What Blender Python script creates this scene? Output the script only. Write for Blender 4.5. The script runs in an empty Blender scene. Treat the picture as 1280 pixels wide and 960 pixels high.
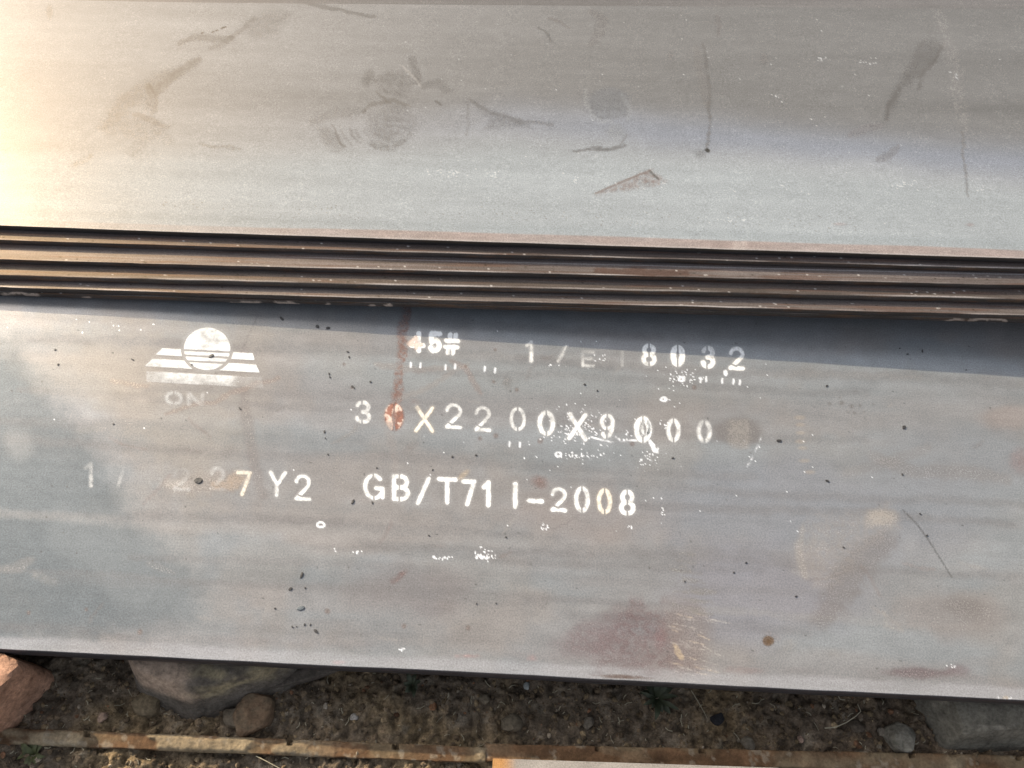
import bpy, bmesh, math
import numpy as np
from mathutils import Vector, Matrix

scene = bpy.context.scene
COL = scene.collection
R = math.radians

# ------------------------------------------------------------------ camera
TILT, ROLL, DIST, FPX = R(29.0), R(2.88), 1.40, 1040.0      # lens given as focal length in pixels of a 1280 wide picture
FWD = np.array([0.0, math.sin(TILT), -math.cos(TILT)])
UP0 = np.array([0.0, math.cos(TILT), math.sin(TILT)])
RIGHT = math.cos(ROLL) * np.array([1.0, 0, 0]) + math.sin(ROLL) * UP0
UP = -math.sin(ROLL) * np.array([1.0, 0, 0]) + math.cos(ROLL) * UP0
EYE = -FWD * DIST
cam_d = bpy.data.cameras.new('camera')
cam = bpy.data.objects.new('camera', cam_d)
COL.objects.link(cam)
cam_d.sensor_width = 36.0
cam_d.lens = FPX / 1280.0 * 36.0
cam_d.clip_start, cam_d.clip_end = 0.02, 200.0
m = Matrix.Identity(4)
for i in range(3):
    m[i][0], m[i][1], m[i][2], m[i][3] = RIGHT[i], UP[i], -FWD[i], EYE[i]
cam.matrix_world = m
scene.camera = cam

# ------------------------------------------------------------------ light
SUN = Vector((-0.84, 0.70, 0.64)).normalized()
SUN_EL = math.asin(SUN.z)
SUN_AZ = math.atan2(SUN.x, SUN.y)
world = bpy.data.worlds.new('World')
scene.world = world
world.use_nodes = True
wn, wl = world.node_tree.nodes, world.node_tree.links
wn.clear()
sky = wn.new('ShaderNodeTexSky')
sky.sky_type = 'NISHITA'
sky.sun_disc = False
sky.sun_elevation = SUN_EL
sky.sun_rotation = SUN_AZ
sky.air_density, sky.dust_density, sky.ozone_density = 1.0, 6.0, 1.0
bg = wn.new('ShaderNodeBackground')
bg.inputs['Strength'].default_value = 0.14
wo = wn.new('ShaderNodeOutputWorld')
hs = wn.new('ShaderNodeHueSaturation')                               # hazy, less blue sky
hs.inputs['Saturation'].default_value = 0.36
wl.new(sky.outputs[0], hs.inputs['Color'])
wl.new(hs.outputs[0], bg.inputs['Color'])
wl.new(bg.outputs[0], wo.inputs['Surface'])
sun_d = bpy.data.lights.new('sun', 'SUN')
sun_d.energy = 3.3
sun_d.angle = R(0.55)
sun_d.color = (1.0, 0.81, 0.55)
sun = bpy.data.objects.new('sun', sun_d)
COL.objects.link(sun)
sun.rotation_euler = SUN.to_track_quat('Z', 'Y').to_euler()
sun.location = (-3, 3, 3)
vs = scene.view_settings
vs.view_transform, vs.look, vs.exposure, vs.gamma = 'Standard', 'None', 0.58, 1.0
vs.use_curve_mapping = False
scene.cycles.max_bounces = 6
scene.cycles.use_denoising = True


# ------------------------------------------------------------------ helpers
def project(P):
    q = np.asarray(P, float) - EYE
    d = q @ FWD
    return 640 + FPX * (q @ RIGHT) / d, 480 - FPX * (q @ UP) / d


def at(u, v, z0=0.0, sx=0.0):
    """point of the plane z = z0 + sx*x that the photograph shows at pixel (u, v)"""
    u, v = np.asarray(u, float), np.asarray(v, float)
    r = FWD + ((u - 640) / FPX)[..., None] * RIGHT + ((480 - v) / FPX)[..., None] * UP
    t = (z0 + sx * EYE[0] - EYE[2]) / (r[..., 2] - sx * r[..., 0])
    return EYE + t[..., None] * r


def hash2(xi, yi, seed):
    h = (xi.astype(np.int64) * 374761393 + yi.astype(np.int64) * 668265263 + seed * 1274126177) & 0xffffffff
    h = ((h ^ (h >> 13)) * 1103515245 + 12345) & 0xffffffff
    h = ((h ^ (h >> 15)) * 1274126177) & 0xffffffff
    return ((h ^ (h >> 16)) & 0xffff) / 65535.0


def vn(x, y, seed=0):
    x, y = np.asarray(x, float), np.asarray(y, float)
    x0, y0 = np.floor(x), np.floor(y)
    fx, fy = x - x0, y - y0
    fx, fy = fx * fx * (3 - 2 * fx), fy * fy * (3 - 2 * fy)
    a, b = hash2(x0, y0, seed), hash2(x0 + 1, y0, seed)
    c, d = hash2(x0, y0 + 1, seed), hash2(x0 + 1, y0 + 1, seed)
    return (a * (1 - fx) + b * fx) * (1 - fy) + (c * (1 - fx) + d * fx) * fy


def fbm(x, y, o=4, seed=0):
    s, a, t = 0.0, 1.0, 0.0
    for i in range(o):
        s = s + a * vn(x * 2 ** i + 13.7 * i, y * 2 ** i - 7.1 * i, seed + i)
        t += a
        a *= 0.5
    return s / t


def sstep(a, b, x):
    t = np.clip((x - a) / (b - a), 0, 1)
    return t * t * (3 - 2 * t)


def mesh_np(name, co, quads, cols=None, smooth=True, sharp=None, tris=None):
    me = bpy.data.meshes.new(name)
    n, q = len(co), len(quads)
    loops = np.asarray(quads, np.int32).ravel()
    starts = np.arange(q, dtype=np.int32) * 4
    if tris is not None and len(tris):
        t = np.asarray(tris, np.int32)
        starts = np.concatenate([starts, len(loops) + np.arange(len(t), dtype=np.int32) * 3])
        loops = np.concatenate([loops, t.ravel()])
    me.vertices.add(n)
    me.vertices.foreach_set('co', np.asarray(co, np.float32).ravel())
    me.loops.add(len(loops))
    me.loops.foreach_set('vertex_index', loops)
    me.polygons.add(len(starts))
    me.polygons.foreach_set('loop_start', starts)
    me.update(calc_edges=True)
    me.validate()
    me.polygons.foreach_set('use_smooth', np.full(len(me.polygons), smooth))
    if cols is not None:
        a = me.color_attributes.new('tint', 'FLOAT_COLOR', 'POINT')
        a.data.foreach_set('color', np.asarray(cols, np.float32).ravel())
    if sharp:
        me.set_sharp_from_angle(angle=sharp)
    return me


def link(name, me, mat, parent=None, loc=None):
    o = bpy.data.objects.new(name, me)
    COL.objects.link(o)
    if mat is not None:
        me.materials.clear()
        me.materials.append(mat)
    if parent is not None:
        o.parent = parent
    if loc is not None:
        o.location = loc
    return o


def tag(o, label=None, cat=None, group=None, kind=None):
    for k, val in (('label', label), ('category', cat), ('group', group), ('kind', kind)):
        if val:
            o[k] = val
    return o


# ------------------------------------------------------------------ materials
def nodes(name):
    mt = bpy.data.materials.new(name)
    mt.use_nodes = True
    nt = mt.node_tree
    nt.nodes.clear()
    out = nt.nodes.new('ShaderNodeOutputMaterial')
    p = nt.nodes.new('ShaderNodeBsdfPrincipled')
    nt.links.new(p.outputs[0], out.inputs['Surface'])
    return mt, nt, p, out


def N(nt, kind, **kw):
    n = nt.nodes.new(kind)
    for k, v in kw.items():
        if k in n.inputs.keys():
            n.inputs[k].default_value = v
        else:
            setattr(n, k, v)
    return n


def noise(nt, vec, scale, detail=4, rough=0.55, stretch=None):
    if stretch:
        mp = N(nt, 'ShaderNodeMapping')
        mp.inputs['Scale'].default_value = stretch
        nt.links.new(vec, mp.inputs['Vector'])
        vec = mp.outputs[0]
    n = N(nt, 'ShaderNodeTexNoise', Scale=scale, Detail=detail, Roughness=rough)
    nt.links.new(vec, n.inputs['Vector'])
    return n.outputs['Fac']


def ramp(nt, fac, lo, hi, a=0.0, b=1.0):
    r = N(nt, 'ShaderNodeMapRange')
    r.inputs['From Min'].default_value, r.inputs['From Max'].default_value = lo, hi
    r.inputs['To Min'].default_value, r.inputs['To Max'].default_value = a, b
    nt.links.new(fac, r.inputs['Value'])
    return r.outputs[0]


def math_n(nt, op, a, b):
    n = N(nt, 'ShaderNodeMath', operation=op)
    for i, x in enumerate((a, b)):
        if hasattr(x, 'is_linked'):
            nt.links.new(x, n.inputs[i])
        else:
            n.inputs[i].default_value = x
    return n.outputs[0]


def mul_col(nt, col, fac):
    n = N(nt, 'ShaderNodeVectorMath', operation='SCALE')
    nt.links.new(col, n.inputs[0])
    nt.links.new(fac, n.inputs['Scale'])
    return n.outputs[0]


def steel_material(name, metallic, rough, grain, bump=0.35, streak=0.15, spec=0.36):
    """mill scaled steel: the colour attribute holds scale, rust, dust, scuffs and some painted shade and reflections; alpha 1 = bare scale, lower = matt dirt"""
    mt, nt, p, out = nodes(name)
    tc = N(nt, 'ShaderNodeTexCoord').outputs['Object']
    at_ = N(nt, 'ShaderNodeAttribute', attribute_name='tint')
    g1 = noise(nt, tc, 420, 3, 0.7)
    g2 = noise(nt, tc, 70, 5, 0.65, (0.6, 1, 1))
    g3 = noise(nt, tc, 9, 5, 0.65, (0.10, 2.8, 1))
    f = math_n(nt, 'MULTIPLY', ramp(nt, g1, 0.3, 0.7, 1 - grain, 1 + grain), ramp(nt, g2, 0.3, 0.7, 0.95, 1.05))
    f = math_n(nt, 'MULTIPLY', f, ramp(nt, g3, 0.3, 0.7, 1 - streak * 0.4, 1 + streak * 0.4))
    patch = noise(nt, tc, 24, 6, 0.7)
    f = math_n(nt, 'MULTIPLY', f, ramp(nt, patch, 0.35, 0.65, 0.97, 1.03))
    nt.links.new(mul_col(nt, at_.outputs['Color'], f), p.inputs['Base Color'])
    p.inputs['Metallic'].default_value = metallic
    nt.links.new(ramp(nt, at_.outputs['Alpha'], 0, 1, 0.7 * metallic, metallic), p.inputs['Metallic'])
    rr = ramp(nt, g2, 0.3, 0.7, rough - 0.015, rough + 0.015)
    rr = math_n(nt, 'ADD', rr, ramp(nt, at_.outputs['Alpha'], 0, 1, 0.16, 0.0))
    rr = math_n(nt, 'ADD', rr, ramp(nt, g1, 0.3, 0.7, -0.03, 0.03))
    nt.links.new(rr, p.inputs['Roughness'])
    p.inputs['Specular IOR Level'].default_value = spec
    p.inputs['Specular Tint'].default_value = (1.0, 0.58, 0.06, 1.0)      # warm sheen of the oxide film
    b = N(nt, 'ShaderNodeBump', Strength=bump, Distance=0.0006)
    nt.links.new(math_n(nt, 'ADD', g1, math_n(nt, 'MULTIPLY', g2, 0.8)), b.inputs['Height'])
    nt.links.new(b.outputs[0], p.inputs['Normal'])
    return mt


def earth_material(name, bump=0.8, scale=1.0, rough=0.95, contrast=0.35):
    mt, nt, p, out = nodes(name)
    tc = N(nt, 'ShaderNodeTexCoord').outputs['Object']
    at_ = N(nt, 'ShaderNodeAttribute', attribute_name='tint')
    g1 = noise(nt, tc, 260 * scale, 5, 0.7)
    g2 = noise(nt, tc, 45 * scale, 5, 0.65)
    f = math_n(nt, 'MULTIPLY', ramp(nt, g1, 0.3, 0.7, 1 - contrast, 1 + contrast), ramp(nt, g2, 0.3, 0.7, 1 - contrast, 1 + contrast))
    nt.links.new(mul_col(nt, at_.outputs['Color'], f), p.inputs['Base Color'])
    p.inputs['Roughness'].default_value = rough
    p.inputs['Specular IOR Level'].default_value = 0.2
    b = N(nt, 'ShaderNodeBump', Strength=bump, Distance=0.002)
    nt.links.new(math_n(nt, 'ADD', g1, math_n(nt, 'MULTIPLY', g2, 1.5)), b.inputs['Height'])
    nt.links.new(b.outputs[0], p.inputs['Normal'])
    return mt


def paint_material():
    mt, nt, p, out = nodes('stencil_paint')
    tc = N(nt, 'ShaderNodeTexCoord').outputs['Object']
    at_ = N(nt, 'ShaderNodeAttribute', attribute_name='tint')
    g1 = noise(nt, tc, 330, 3, 0.7)
    g2 = noise(nt, tc, 70, 4, 0.65)
    nt.links.new(mul_col(nt, at_.outputs['Color'], ramp(nt, g2, 0.3, 0.7, 0.9, 1.08)), p.inputs['Base Color'])
    p.inputs['Roughness'].default_value = 0.7
    w = math_n(nt, 'ADD', math_n(nt, 'MULTIPLY', g1, 0.5), math_n(nt, 'MULTIPLY', g2, 0.5))
    cover = math_n(nt, 'MULTIPLY', at_.outputs['Alpha'], ramp(nt, w, 0.38, 0.60, 0.78, 1.35))
    cl = N(nt, 'ShaderNodeClamp')
    nt.links.new(cover, cl.inputs['Value'])
    nt.links.new(cl.outputs[0], p.inputs['Alpha'])
    return mt


M_STEEL = steel_material('mill_scale_steel', 0.02, 0.25, 0.27, 0.10, 0.15, 0.38)
M_LOW = steel_material('weathered_mill_scale_steel', 0.28, 0.22, 0.24, 0.10, 0.15, 0.15)
M_EDGE = steel_material('stacked_plate_steel', 0.05, 0.40, 0.28, 0.5, 0.7, 0.22)
M_EARTH = earth_material('dry_soil', 1.0, 1.0, 0.95, 0.5)
M_STONE = earth_material('stone', 1.0, 0.7, 0.9, 0.38)
M_RUST = earth_material('rusty_iron', 0.6, 1.0, 0.8, 0.3)
M_PAINT = paint_material()


def plain(name, col, rough=0.8, var=0.2):
    mt, nt, p, out = nodes(name)
    tc = N(nt, 'ShaderNodeTexCoord').outputs['Object']
    g = noise(nt, tc, 120, 4, 0.6)
    c = N(nt, 'ShaderNodeRGB')
    c.outputs[0].default_value = (*col, 1)
    nt.links.new(mul_col(nt, c.outputs[0], ramp(nt, g, 0.3, 0.7, 1 - var, 1 + var)), p.inputs['Base Color'])
    p.inputs['Roughness'].default_value = rough
    return mt


# ------------------------------------------------------------------ marks painted into the plates' colour attribute
class Marks:
    """colour per vertex; u, v are the vertices' places in photograph pixels"""

    def __init__(self, u, v, col, matt=None):
        self.u, self.v, self.col = u, v, col
        self.bare = np.ones(len(u))

    def put(self, sel, mk, color, amt, matt):
        k = np.clip(mk * amt, 0, 1)
        if callable(color):
            self.col[sel] = self.col[sel] * (1 - k[:, None]) + color(self.col[sel]) * k[:, None]
        else:
            self.col[sel] = self.col[sel] * (1 - k[:, None]) + np.array(color) * k[:, None]
        self.bare[sel] = self.bare[sel] * (1 - k * matt)

    def ragged(self, s, seed):
        x, y = self.u[s], self.v[s]
        wx = 7 * (fbm(x * 0.045, y * 0.045, 4, seed + 201) - 0.5) + 3.5 * (fbm(x * 0.3, y * 0.3, 2, seed + 203) - 0.5)
        wy = 7 * (fbm(x * 0.045, y * 0.045, 4, seed + 205) - 0.5) + 3.5 * (fbm(x * 0.3, y * 0.3, 2, seed + 207) - 0.5)
        return x + wx * self.warp, y + wy * self.warp

    warp = 1.0

    def near(self, x0, x1, y0, y1, pad):
        return np.where((self.u > x0 - pad) & (self.u < x1 + pad) & (self.v > y0 - pad) & (self.v < y1 + pad))[0]

    def blob(self, cx, cy, rx, ry, color, amt, ang=0, soft=0.5, nz=0.6, ns=0.07, matt=0.5, seed=3, grit=0.0):
        r = max(rx, ry) * 1.5
        s = self.near(cx, cx, cy, cy, r)
        if not len(s):
            return
        du, dv = self.u[s] - cx, self.v[s] - cy
        c, n = math.cos(R(ang)), math.sin(R(ang))
        a, b = (du * c + dv * n) / rx, (-du * n + dv * c) / ry
        d = np.sqrt(a * a + b * b) + nz * (fbm(self.u[s] * ns, self.v[s] * ns, 4, seed) - 0.5)
        mk = 1 - sstep(1 - soft, 1, d)
        if grit:
            mk = mk * np.clip(1 - grit + 2.2 * grit * (fbm(self.u[s] * 0.35, self.v[s] * 0.35, 3, seed + 9) - 0.28), 0, 1.3)
        self.put(s, mk, color, amt, matt)

    def line(self, pts, w, color, amt, soft=1.0, nz=0.3, matt=0.5, seed=5, taper=True, grit=0.12):
        p = np.array(pts, float)
        s = self.near(p[:, 0].min(), p[:, 0].max(), p[:, 1].min(), p[:, 1].max(), w + soft + 3)
        if not len(s):
            return
        x, y = self.ragged(s, seed) if w + soft > 2.2 else (self.u[s], self.v[s])
        best = np.full(len(s), 1e9)
        par = np.zeros(len(s))
        L = len(p) - 1
        for i in range(L):
            a, b = p[i], p[i + 1]
            d = b - a
            t = np.clip(((x - a[0]) * d[0] + (y - a[1]) * d[1]) / max(d @ d, 1e-9), 0, 1)
            dist = np.hypot(x - a[0] - t * d[0], y - a[1] - t * d[1])
            k = dist < best
            best[k] = dist[k]
            par[k] = (i + t[k]) / L
        ww = w * (np.sin(np.pi * np.clip(par * 0.9 + 0.05, 0, 1)) ** 0.5 if taper else 1.0)
        ww = ww * (1 + nz * 2 * (fbm(x * 0.12, y * 0.12, 3, seed) - 0.5))
        mk = 1 - sstep(ww, ww + soft, best)
        if grit:
            mk = mk * np.clip(1 - grit + 2.2 * grit * (fbm(x * 0.35, y * 0.35, 3, seed + 9) - 0.28), 0, 1.3)
        self.put(s, mk, color, amt, matt)

    def poly(self, pts, color, amt, soft=4.0, nz=4.0, matt=0.5, seed=7, grit=0.3):
        p = np.array(pts, float)
        s = self.near(p[:, 0].min(), p[:, 0].max(), p[:, 1].min(), p[:, 1].max(), soft + nz + 2)
        if not len(s):
            return
        d = poly_sd(p, *self.ragged(s, seed)) + nz * 2 * (fbm(self.u[s] * 0.1, self.v[s] * 0.1, 4, seed) - 0.5)
        mk = 1 - sstep(-soft, soft, d)
        if grit:
            mk = mk * np.clip(1 - grit + 2.2 * grit * (fbm(self.u[s] * 0.3, self.v[s] * 0.3, 3, seed + 9) - 0.28), 0, 1.3)
        self.put(s, mk, color, amt, matt)


def poly_sd(p, x, y):
    best = np.full(len(x), 1e9)
    inside = np.zeros(len(x), bool)
    for i in range(len(p)):
        a, b = p[i], p[(i + 1) % len(p)]
        d = b - a
        t = np.clip(((x - a[0]) * d[0] + (y - a[1]) * d[1]) / max(d @ d, 1e-9), 0, 1)
        best = np.minimum(best, np.hypot(x - a[0] - t * d[0], y - a[1] - t * d[1]))
        if a[1] != b[1]:
            c = ((a[1] > y) != (b[1] > y)) & (x < (b[0] - a[0]) * (y - a[1]) / (b[1] - a[1]) + a[0])
            inside ^= c
    return np.where(inside, -best, best)


WHITE = (0.76, 0.79, 0.82)
RUST = (0.23, 0.12, 0.095)
MAROON = (0.20, 0.135, 0.13)
TAN = (0.36, 0.31, 0.25)
DUSTY = (0.42, 0.40, 0.37)
DARK = (0.07, 0.07, 0.07)
SCUFF = (0.13, 0.12, 0.115)
BLUE = (0.215, 0.245, 0.28)


# ------------------------------------------------------------------ plates
def spread(lo, hi, fine_lo, fine_hi, step, coarse=0.12):
    a = np.arange(fine_lo, fine_hi + step * 0.5, step)
    l = np.arange(lo, fine_lo - coarse * 0.3, coarse)
    r_ = np.arange(hi, fine_hi + coarse * 0.3, -coarse)[::-1]
    return np.concatenate([l, a, r_])


def build_plate(name, mat, front, depth_rows, T, zfun, xs, edge, paint, wob=0.0006, wave=0.0002, seed=1, back=None, gain=(0.93, 1.0, 1.09)):
    """front(x) = y of the top front edge; depth_rows = distances behind it (descending); edge = (dy, dz) rows down the front"""
    yf = front(xs)
    rows = [(d, 0.0, 't') for d in depth_rows] + [(a, b, 'e') for a, b in edge]
    rows += [(0.05, -T, 'b'), (depth_rows[0], -T, 'b')]
    dy = np.array([r_[0] for r_ in rows])
    dz = np.array([r_[1] for r_ in rows])
    X, DY = np.meshgrid(xs, dy)
    _, DZ = np.meshgrid(xs, dz)
    wobble = wob * ((fbm(xs * 14, xs * 0 + seed, 4, seed) - 0.5) * 2 + 0.6 * (vn(xs * 2, xs * 0, seed + 5) - 0.5) * 2)
    Y = yf[None, :] + DY + wobble[None, :] * np.clip(1 - DY / 0.02, 0, 1)
    if back is not None:                                            # a far edge that is not parallel to the near one
        far = back(xs)
        k = np.clip((DY - depth_rows[0] * 0.6) / (depth_rows[0] * 0.4), 0, 1)
        Y = Y * (1 - k) + (far[None, :] - (depth_rows[0] - DY)) * k
    Z = zfun(X) + DZ
    top = np.array([r_[2] == 't' for r_ in rows])
    Z[top] += wave * 2 * (fbm(X[top] * 2.2, Y[top] * 9, 3, seed + 2) - 0.5)
    nr, nx = X.shape
    co = np.stack([X, Y, Z], -1).reshape(-1, 3)
    idx = np.arange(nr * nx).reshape(nr, nx)
    nxt = np.roll(idx, -1, axis=0)
    quads = np.stack([idx[:, :-1], nxt[:, :-1], nxt[:, 1:], idx[:, 1:]], -1).reshape(-1, 4)
    # end caps as strips between the top rows and the bottom: fans about the bottom back corner
    tr = []
    for c, flip in ((0, True), (nx - 1, False)):
        ring = idx[:, c]
        for i in range(nr - 2):
            t = (ring[-1], ring[i], ring[i + 1])
            tr.append(t if flip else t[::-1])
    kind = np.repeat(np.array([0 if r_[2] == 't' else 1 if r_[2] == 'e' else 2 for r_ in rows]), nx)
    cols = paint(co, kind, DY.ravel())
    cols[:, :3] *= np.array(gain)                         # the blue cast of mill scale
    loc = np.array([0.0, float(front(np.array([0.0]))[0]), float(zfun(np.array([0.0]))[0])])
    me = mesh_np(name, co - loc, quads, cols, True, R(50), tr)
    o = link(name, me, mat, None, loc)
    return o


def line_through(a, b):
    mslope = (b[1] - a[1]) / (b[0] - a[0])
    return lambda x: a[1] + mslope * (np.asarray(x, float) - a[0])


GAP0, GAPS = 0.024, 0.028


def lift(x):                                                         # clearance under the stack: it rests on the lower plate at left and rises to a spacer at right
    l = GAP0 + GAPS * np.asarray(x, float)
    return 0.0006 + 0.5 * (l + np.sqrt(l * l + 0.00006))


def at_lift(u, v, dz):
    p = at(u, v, dz + 0.03)
    for _ in range(6):
        p = at(u, v, dz + float(lift(p[0])))
    return p


# ---- the lettered plate
LOW_FRONT = line_through(at(0, 810.5), at(1280, 875.4))
TL = 0.030


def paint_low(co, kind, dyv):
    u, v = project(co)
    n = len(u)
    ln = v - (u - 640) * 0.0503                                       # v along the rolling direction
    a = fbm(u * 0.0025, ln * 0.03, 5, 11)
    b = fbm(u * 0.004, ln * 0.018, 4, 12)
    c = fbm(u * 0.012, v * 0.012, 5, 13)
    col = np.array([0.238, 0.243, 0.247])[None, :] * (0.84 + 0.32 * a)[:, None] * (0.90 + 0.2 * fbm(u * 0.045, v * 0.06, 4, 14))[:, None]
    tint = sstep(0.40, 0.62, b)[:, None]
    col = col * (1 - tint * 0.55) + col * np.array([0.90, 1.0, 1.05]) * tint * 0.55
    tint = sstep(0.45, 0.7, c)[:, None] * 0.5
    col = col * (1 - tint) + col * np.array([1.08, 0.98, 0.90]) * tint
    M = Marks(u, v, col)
    # broad tints of scale; at lower left, shade and glow put into the colour
    M.poly([(-60, 425), (20, 440), (75, 505), (120, 560), (150, 620), (205, 690), (255, 735), (240, 775), (120, 800), (-60, 800)], (0.125, 0.145, 0.158), 0.85, 22, 12, 0.0, 3, 0.1)  # soft diagonal shade painted in as darker blue-grey
    M.poly([(60, 395), (330, 420), (300, 560), (250, 640), (170, 560), (110, 480)], (0.275, 0.25, 0.215), 0.5, 40, 20, 0.0, 4, 0.1)  # warm sun glow beside that shade, also painted in
    M.blob(180, 720, 150, 60, (0.22, 0.24, 0.25), 0.4, 30, 0.6, 0.8, 0.015, 0.1, 4)  # more of the painted bluish shade at lower left
    M.blob(640, 470, 420, 40, (0.235, 0.265, 0.272), 0.5, 3, 0.7, 0.5, 0.01, 0.1, 5)
    M.blob(1000, 640, 260, 90, (0.205, 0.22, 0.245), 0.7, 3, 0.6, 0.7, 0.012, 0.1, 6)
    M.blob(960, 740, 150, 90, (0.21, 0.218, 0.25), 0.65, 3, 0.6, 0.7, 0.012, 0.1, 6)
    M.blob(1180, 580, 200, 60, (0.21, 0.23, 0.25), 0.6, 3, 0.6, 0.7, 0.012, 0.1, 8)
    M.blob(740, 640, 130, 60, (0.25, 0.225, 0.215), 0.55, 0, 0.6, 0.8, 0.014, 0.2, 9)
    M.blob(520, 735, 110, 50, (0.185, 0.17, 0.17), 0.6, 5, 0.7, 0.7, 0.02, 0.2, 10)
    M.blob(500, 720, 16, 7, (0.13, 0.08, 0.075), 0.7, -35, 0.7, 0.7, 0.1, 0.3, 10, 0.5)
    # rolling streaks
    q = np.random.RandomState(61)
    for i in range(26):
        y0, xa = 395 + q.rand() * 430, q.rand() * 900 - 100
        xb = xa + 250 + q.rand() * 700
        pts = [(x, y0 + (x - 640) * 0.0503 + 3 * math.sin(x * 0.012 + i)) for x in np.linspace(xa, xb, 7)]
        dk = q.rand() < 0.65
        M.line(pts, 0.8 + 1.8 * q.rand(), (0.17, 0.168, 0.17) if dk else (0.285, 0.285, 0.28), 0.28 + 0.22 * q.rand(), 5 + 5 * q.rand(), 0.9, 0.0, 300 + i, True, 0.4)
    # broken wiping marks and grime
    for i in range(46):
        x, y = q.rand() * 1300 - 10, 410 + q.rand() * 420
        c_ = [(0.17, 0.155, 0.15), (0.29, 0.28, 0.265), (0.20, 0.165, 0.155)][int(q.rand() * 3)]
        if q.rand() < 0.5:
            M.blob(x, y, 6 + 26 * q.rand(), 3 + 8 * q.rand(), c_, 0.25 + 0.2 * q.rand(), q.normal() * 25, 0.9, 1.2, 0.06, 0.0, 400 + i, 0.6)
        else:
            a_ = q.normal() * 0.7
            l_ = 12 + 40 * q.rand()
            M.line([(x, y), (x + l_ * math.cos(a_) * 0.5, y + l_ * math.sin(a_) * 0.5 + 2 * q.normal()), (x + l_ * math.cos(a_), y + l_ * math.sin(a_))], 0.4 + 0.8 * q.rand(), c_, 0.4, 2.5, 0.9, 0.0, 500 + i, True, 0.5)
    # dusty footprints and wipes at right
    M.poly([(1000, 690), (1012, 652), (1075, 640), (1110, 632), (1125, 660), (1080, 690), (1050, 735), (1015, 735)], (0.285, 0.26, 0.235), 0.4, 10, 8, 0.4, 7, 0.6)
    M.blob(1100, 648, 26, 16, (0.36, 0.325, 0.28), 0.45, 5, 0.7, 0.7, 0.05)
    M.line([(1110, 675), (1070, 705), (1045, 750), (1028, 775)], 10, (0.165, 0.152, 0.146), 0.5, 18, 0.9)
    M.line([(1002, 660), (998, 690), (1006, 722)], 2, (0.31, 0.29, 0.265), 0.4, 6, 0.8)
    M.blob(1180, 770, 90, 40, (0.225, 0.205, 0.195), 0.6, 0, 0.6, 0.8, 0.02, 0.3, 14)
    M.blob(1205, 760, 45, 22, (0.175, 0.165, 0.16), 0.5, 10, 0.7, 0.7, 0.03, 0.3, 15)
    M.line([(1105, 765), (1108, 785), (1130, 788)], 1.2, (0.32, 0.30, 0.275), 0.4, 3, 0.9, grit=0.9)
    for i, (x, y) in enumerate([(1000, 522), (1001, 531), (1001, 541), (1000, 552), (1003, 560), (1006, 576), (1012, 590)]):
        M.blob(x, y, 9, 3.5, TAN, 0.35, 0, 0.6, 0.5, 0.1)
    for x, y, r_ in [(1037, 505, 4), (1052, 504, 5), (1064, 508, 5), (1075, 507, 3), (1060, 515, 3), (1068, 516, 3), (1080, 515, 3), (1092, 505, 3), (1050, 497, 3)]:
        M.blob(x, y, r_, r_ * 0.8, SCUFF, 0.5, 0, 0.7, 0.6, 0.15)
    M.line([(1090, 570), (1140, 590), (1200, 588), (1260, 600)], 4, (0.20, 0.19, 0.185), 0.4, 9, 0.5)
    M.line([(1060, 590), (1105, 580), (1160, 560)], 3, (0.20, 0.19, 0.185), 0.3, 8, 0.5)
    M.line([(1128, 637), (1146, 655), (1160, 674), (1190, 722)], 0.4, DARK, 0.6, 1.4, 0.8)
    M.blob(1275, 575, 22, 28, MAROON, 0.5, 0, 0.7, 0.8, 0.03, 0.4, 16, 0.4)
    M.blob(1262, 520, 50, 22, (0.27, 0.23, 0.21), 0.5, 0, 0.7, 0.8, 0.03, 0.3, 17)
    # maroon rust by the lower edge
    M.poly([(762, 772), (790, 752), (836, 762), (862, 796), (872, 845), (780, 846), (745, 842), (738, 812)], (0.13, 0.088, 0.09), 0.7, 18, 14, 0.5, 18, 0.45)
    M.blob(827, 793, 12, 30, (0.17, 0.085, 0.085), 0.4, 8, 0.8, 0.8, 0.05, 0.5, 19, 0.4)
    M.blob(735, 800, 70, 28, (0.155, 0.12, 0.125), 0.7, -20, 0.8, 0.9, 0.03, 0.4, 20, 0.4)
    M.blob(860, 790, 42, 62, (0.20, 0.175, 0.165), 0.6, 0, 0.6, 0.8, 0.03, 0.4, 21)
    rs = np.random.RandomState(5)
    for i in range(34):
        x, y = 832 + rs.rand() * 58, 765 + rs.rand() * 85
        l = 5 + rs.rand() * 26
        M.line([(x, y), (x + l, y + 3 + rs.rand() * 4)], 0.3, DUSTY if rs.rand() < 0.75 else (0.50, 0.43, 0.34), 0.55, 1.1, 0.9, 0.5, i, True, 1.0)
    for i in range(16):
        x, y = 836 + rs.rand() * 40, 690 + rs.rand() * 75
        l = 15 + rs.rand() * 30
        M.line([(x, y), (x + l, y + 4)], 1.0, (0.19, 0.185, 0.175), 0.5, 2.2, 0.4, 0.5, i, True, 0.6)
    M.line([(843, 806), (848, 818), (852, 822)], 2, (0.52, 0.42, 0.28), 0.7, 3, 0.6, grit=0.6)
    M.blob(1150, 842, 70, 9, (0.12, 0.085, 0.092), 0.8, 2, 0.8, 0.9, 0.04, 0.4, 22, 0.3)
    M.blob(1195, 838, 26, 10, (0.15, 0.105, 0.115), 0.6, 2, 0.8, 0.9, 0.06, 0.4, 23, 0.3)
    M.blob(930, 838, 36, 6, MAROON, 0.4, 3, 0.8, 0.9, 0.06, 0.4, 24, 0.5)
    M.blob(425, 828, 12, 3.4, (0.42, 0.17, 0.16), 0.6, 0, 0.8, 0.9, 0.1, 0.5, 25, 0.4)
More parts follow.
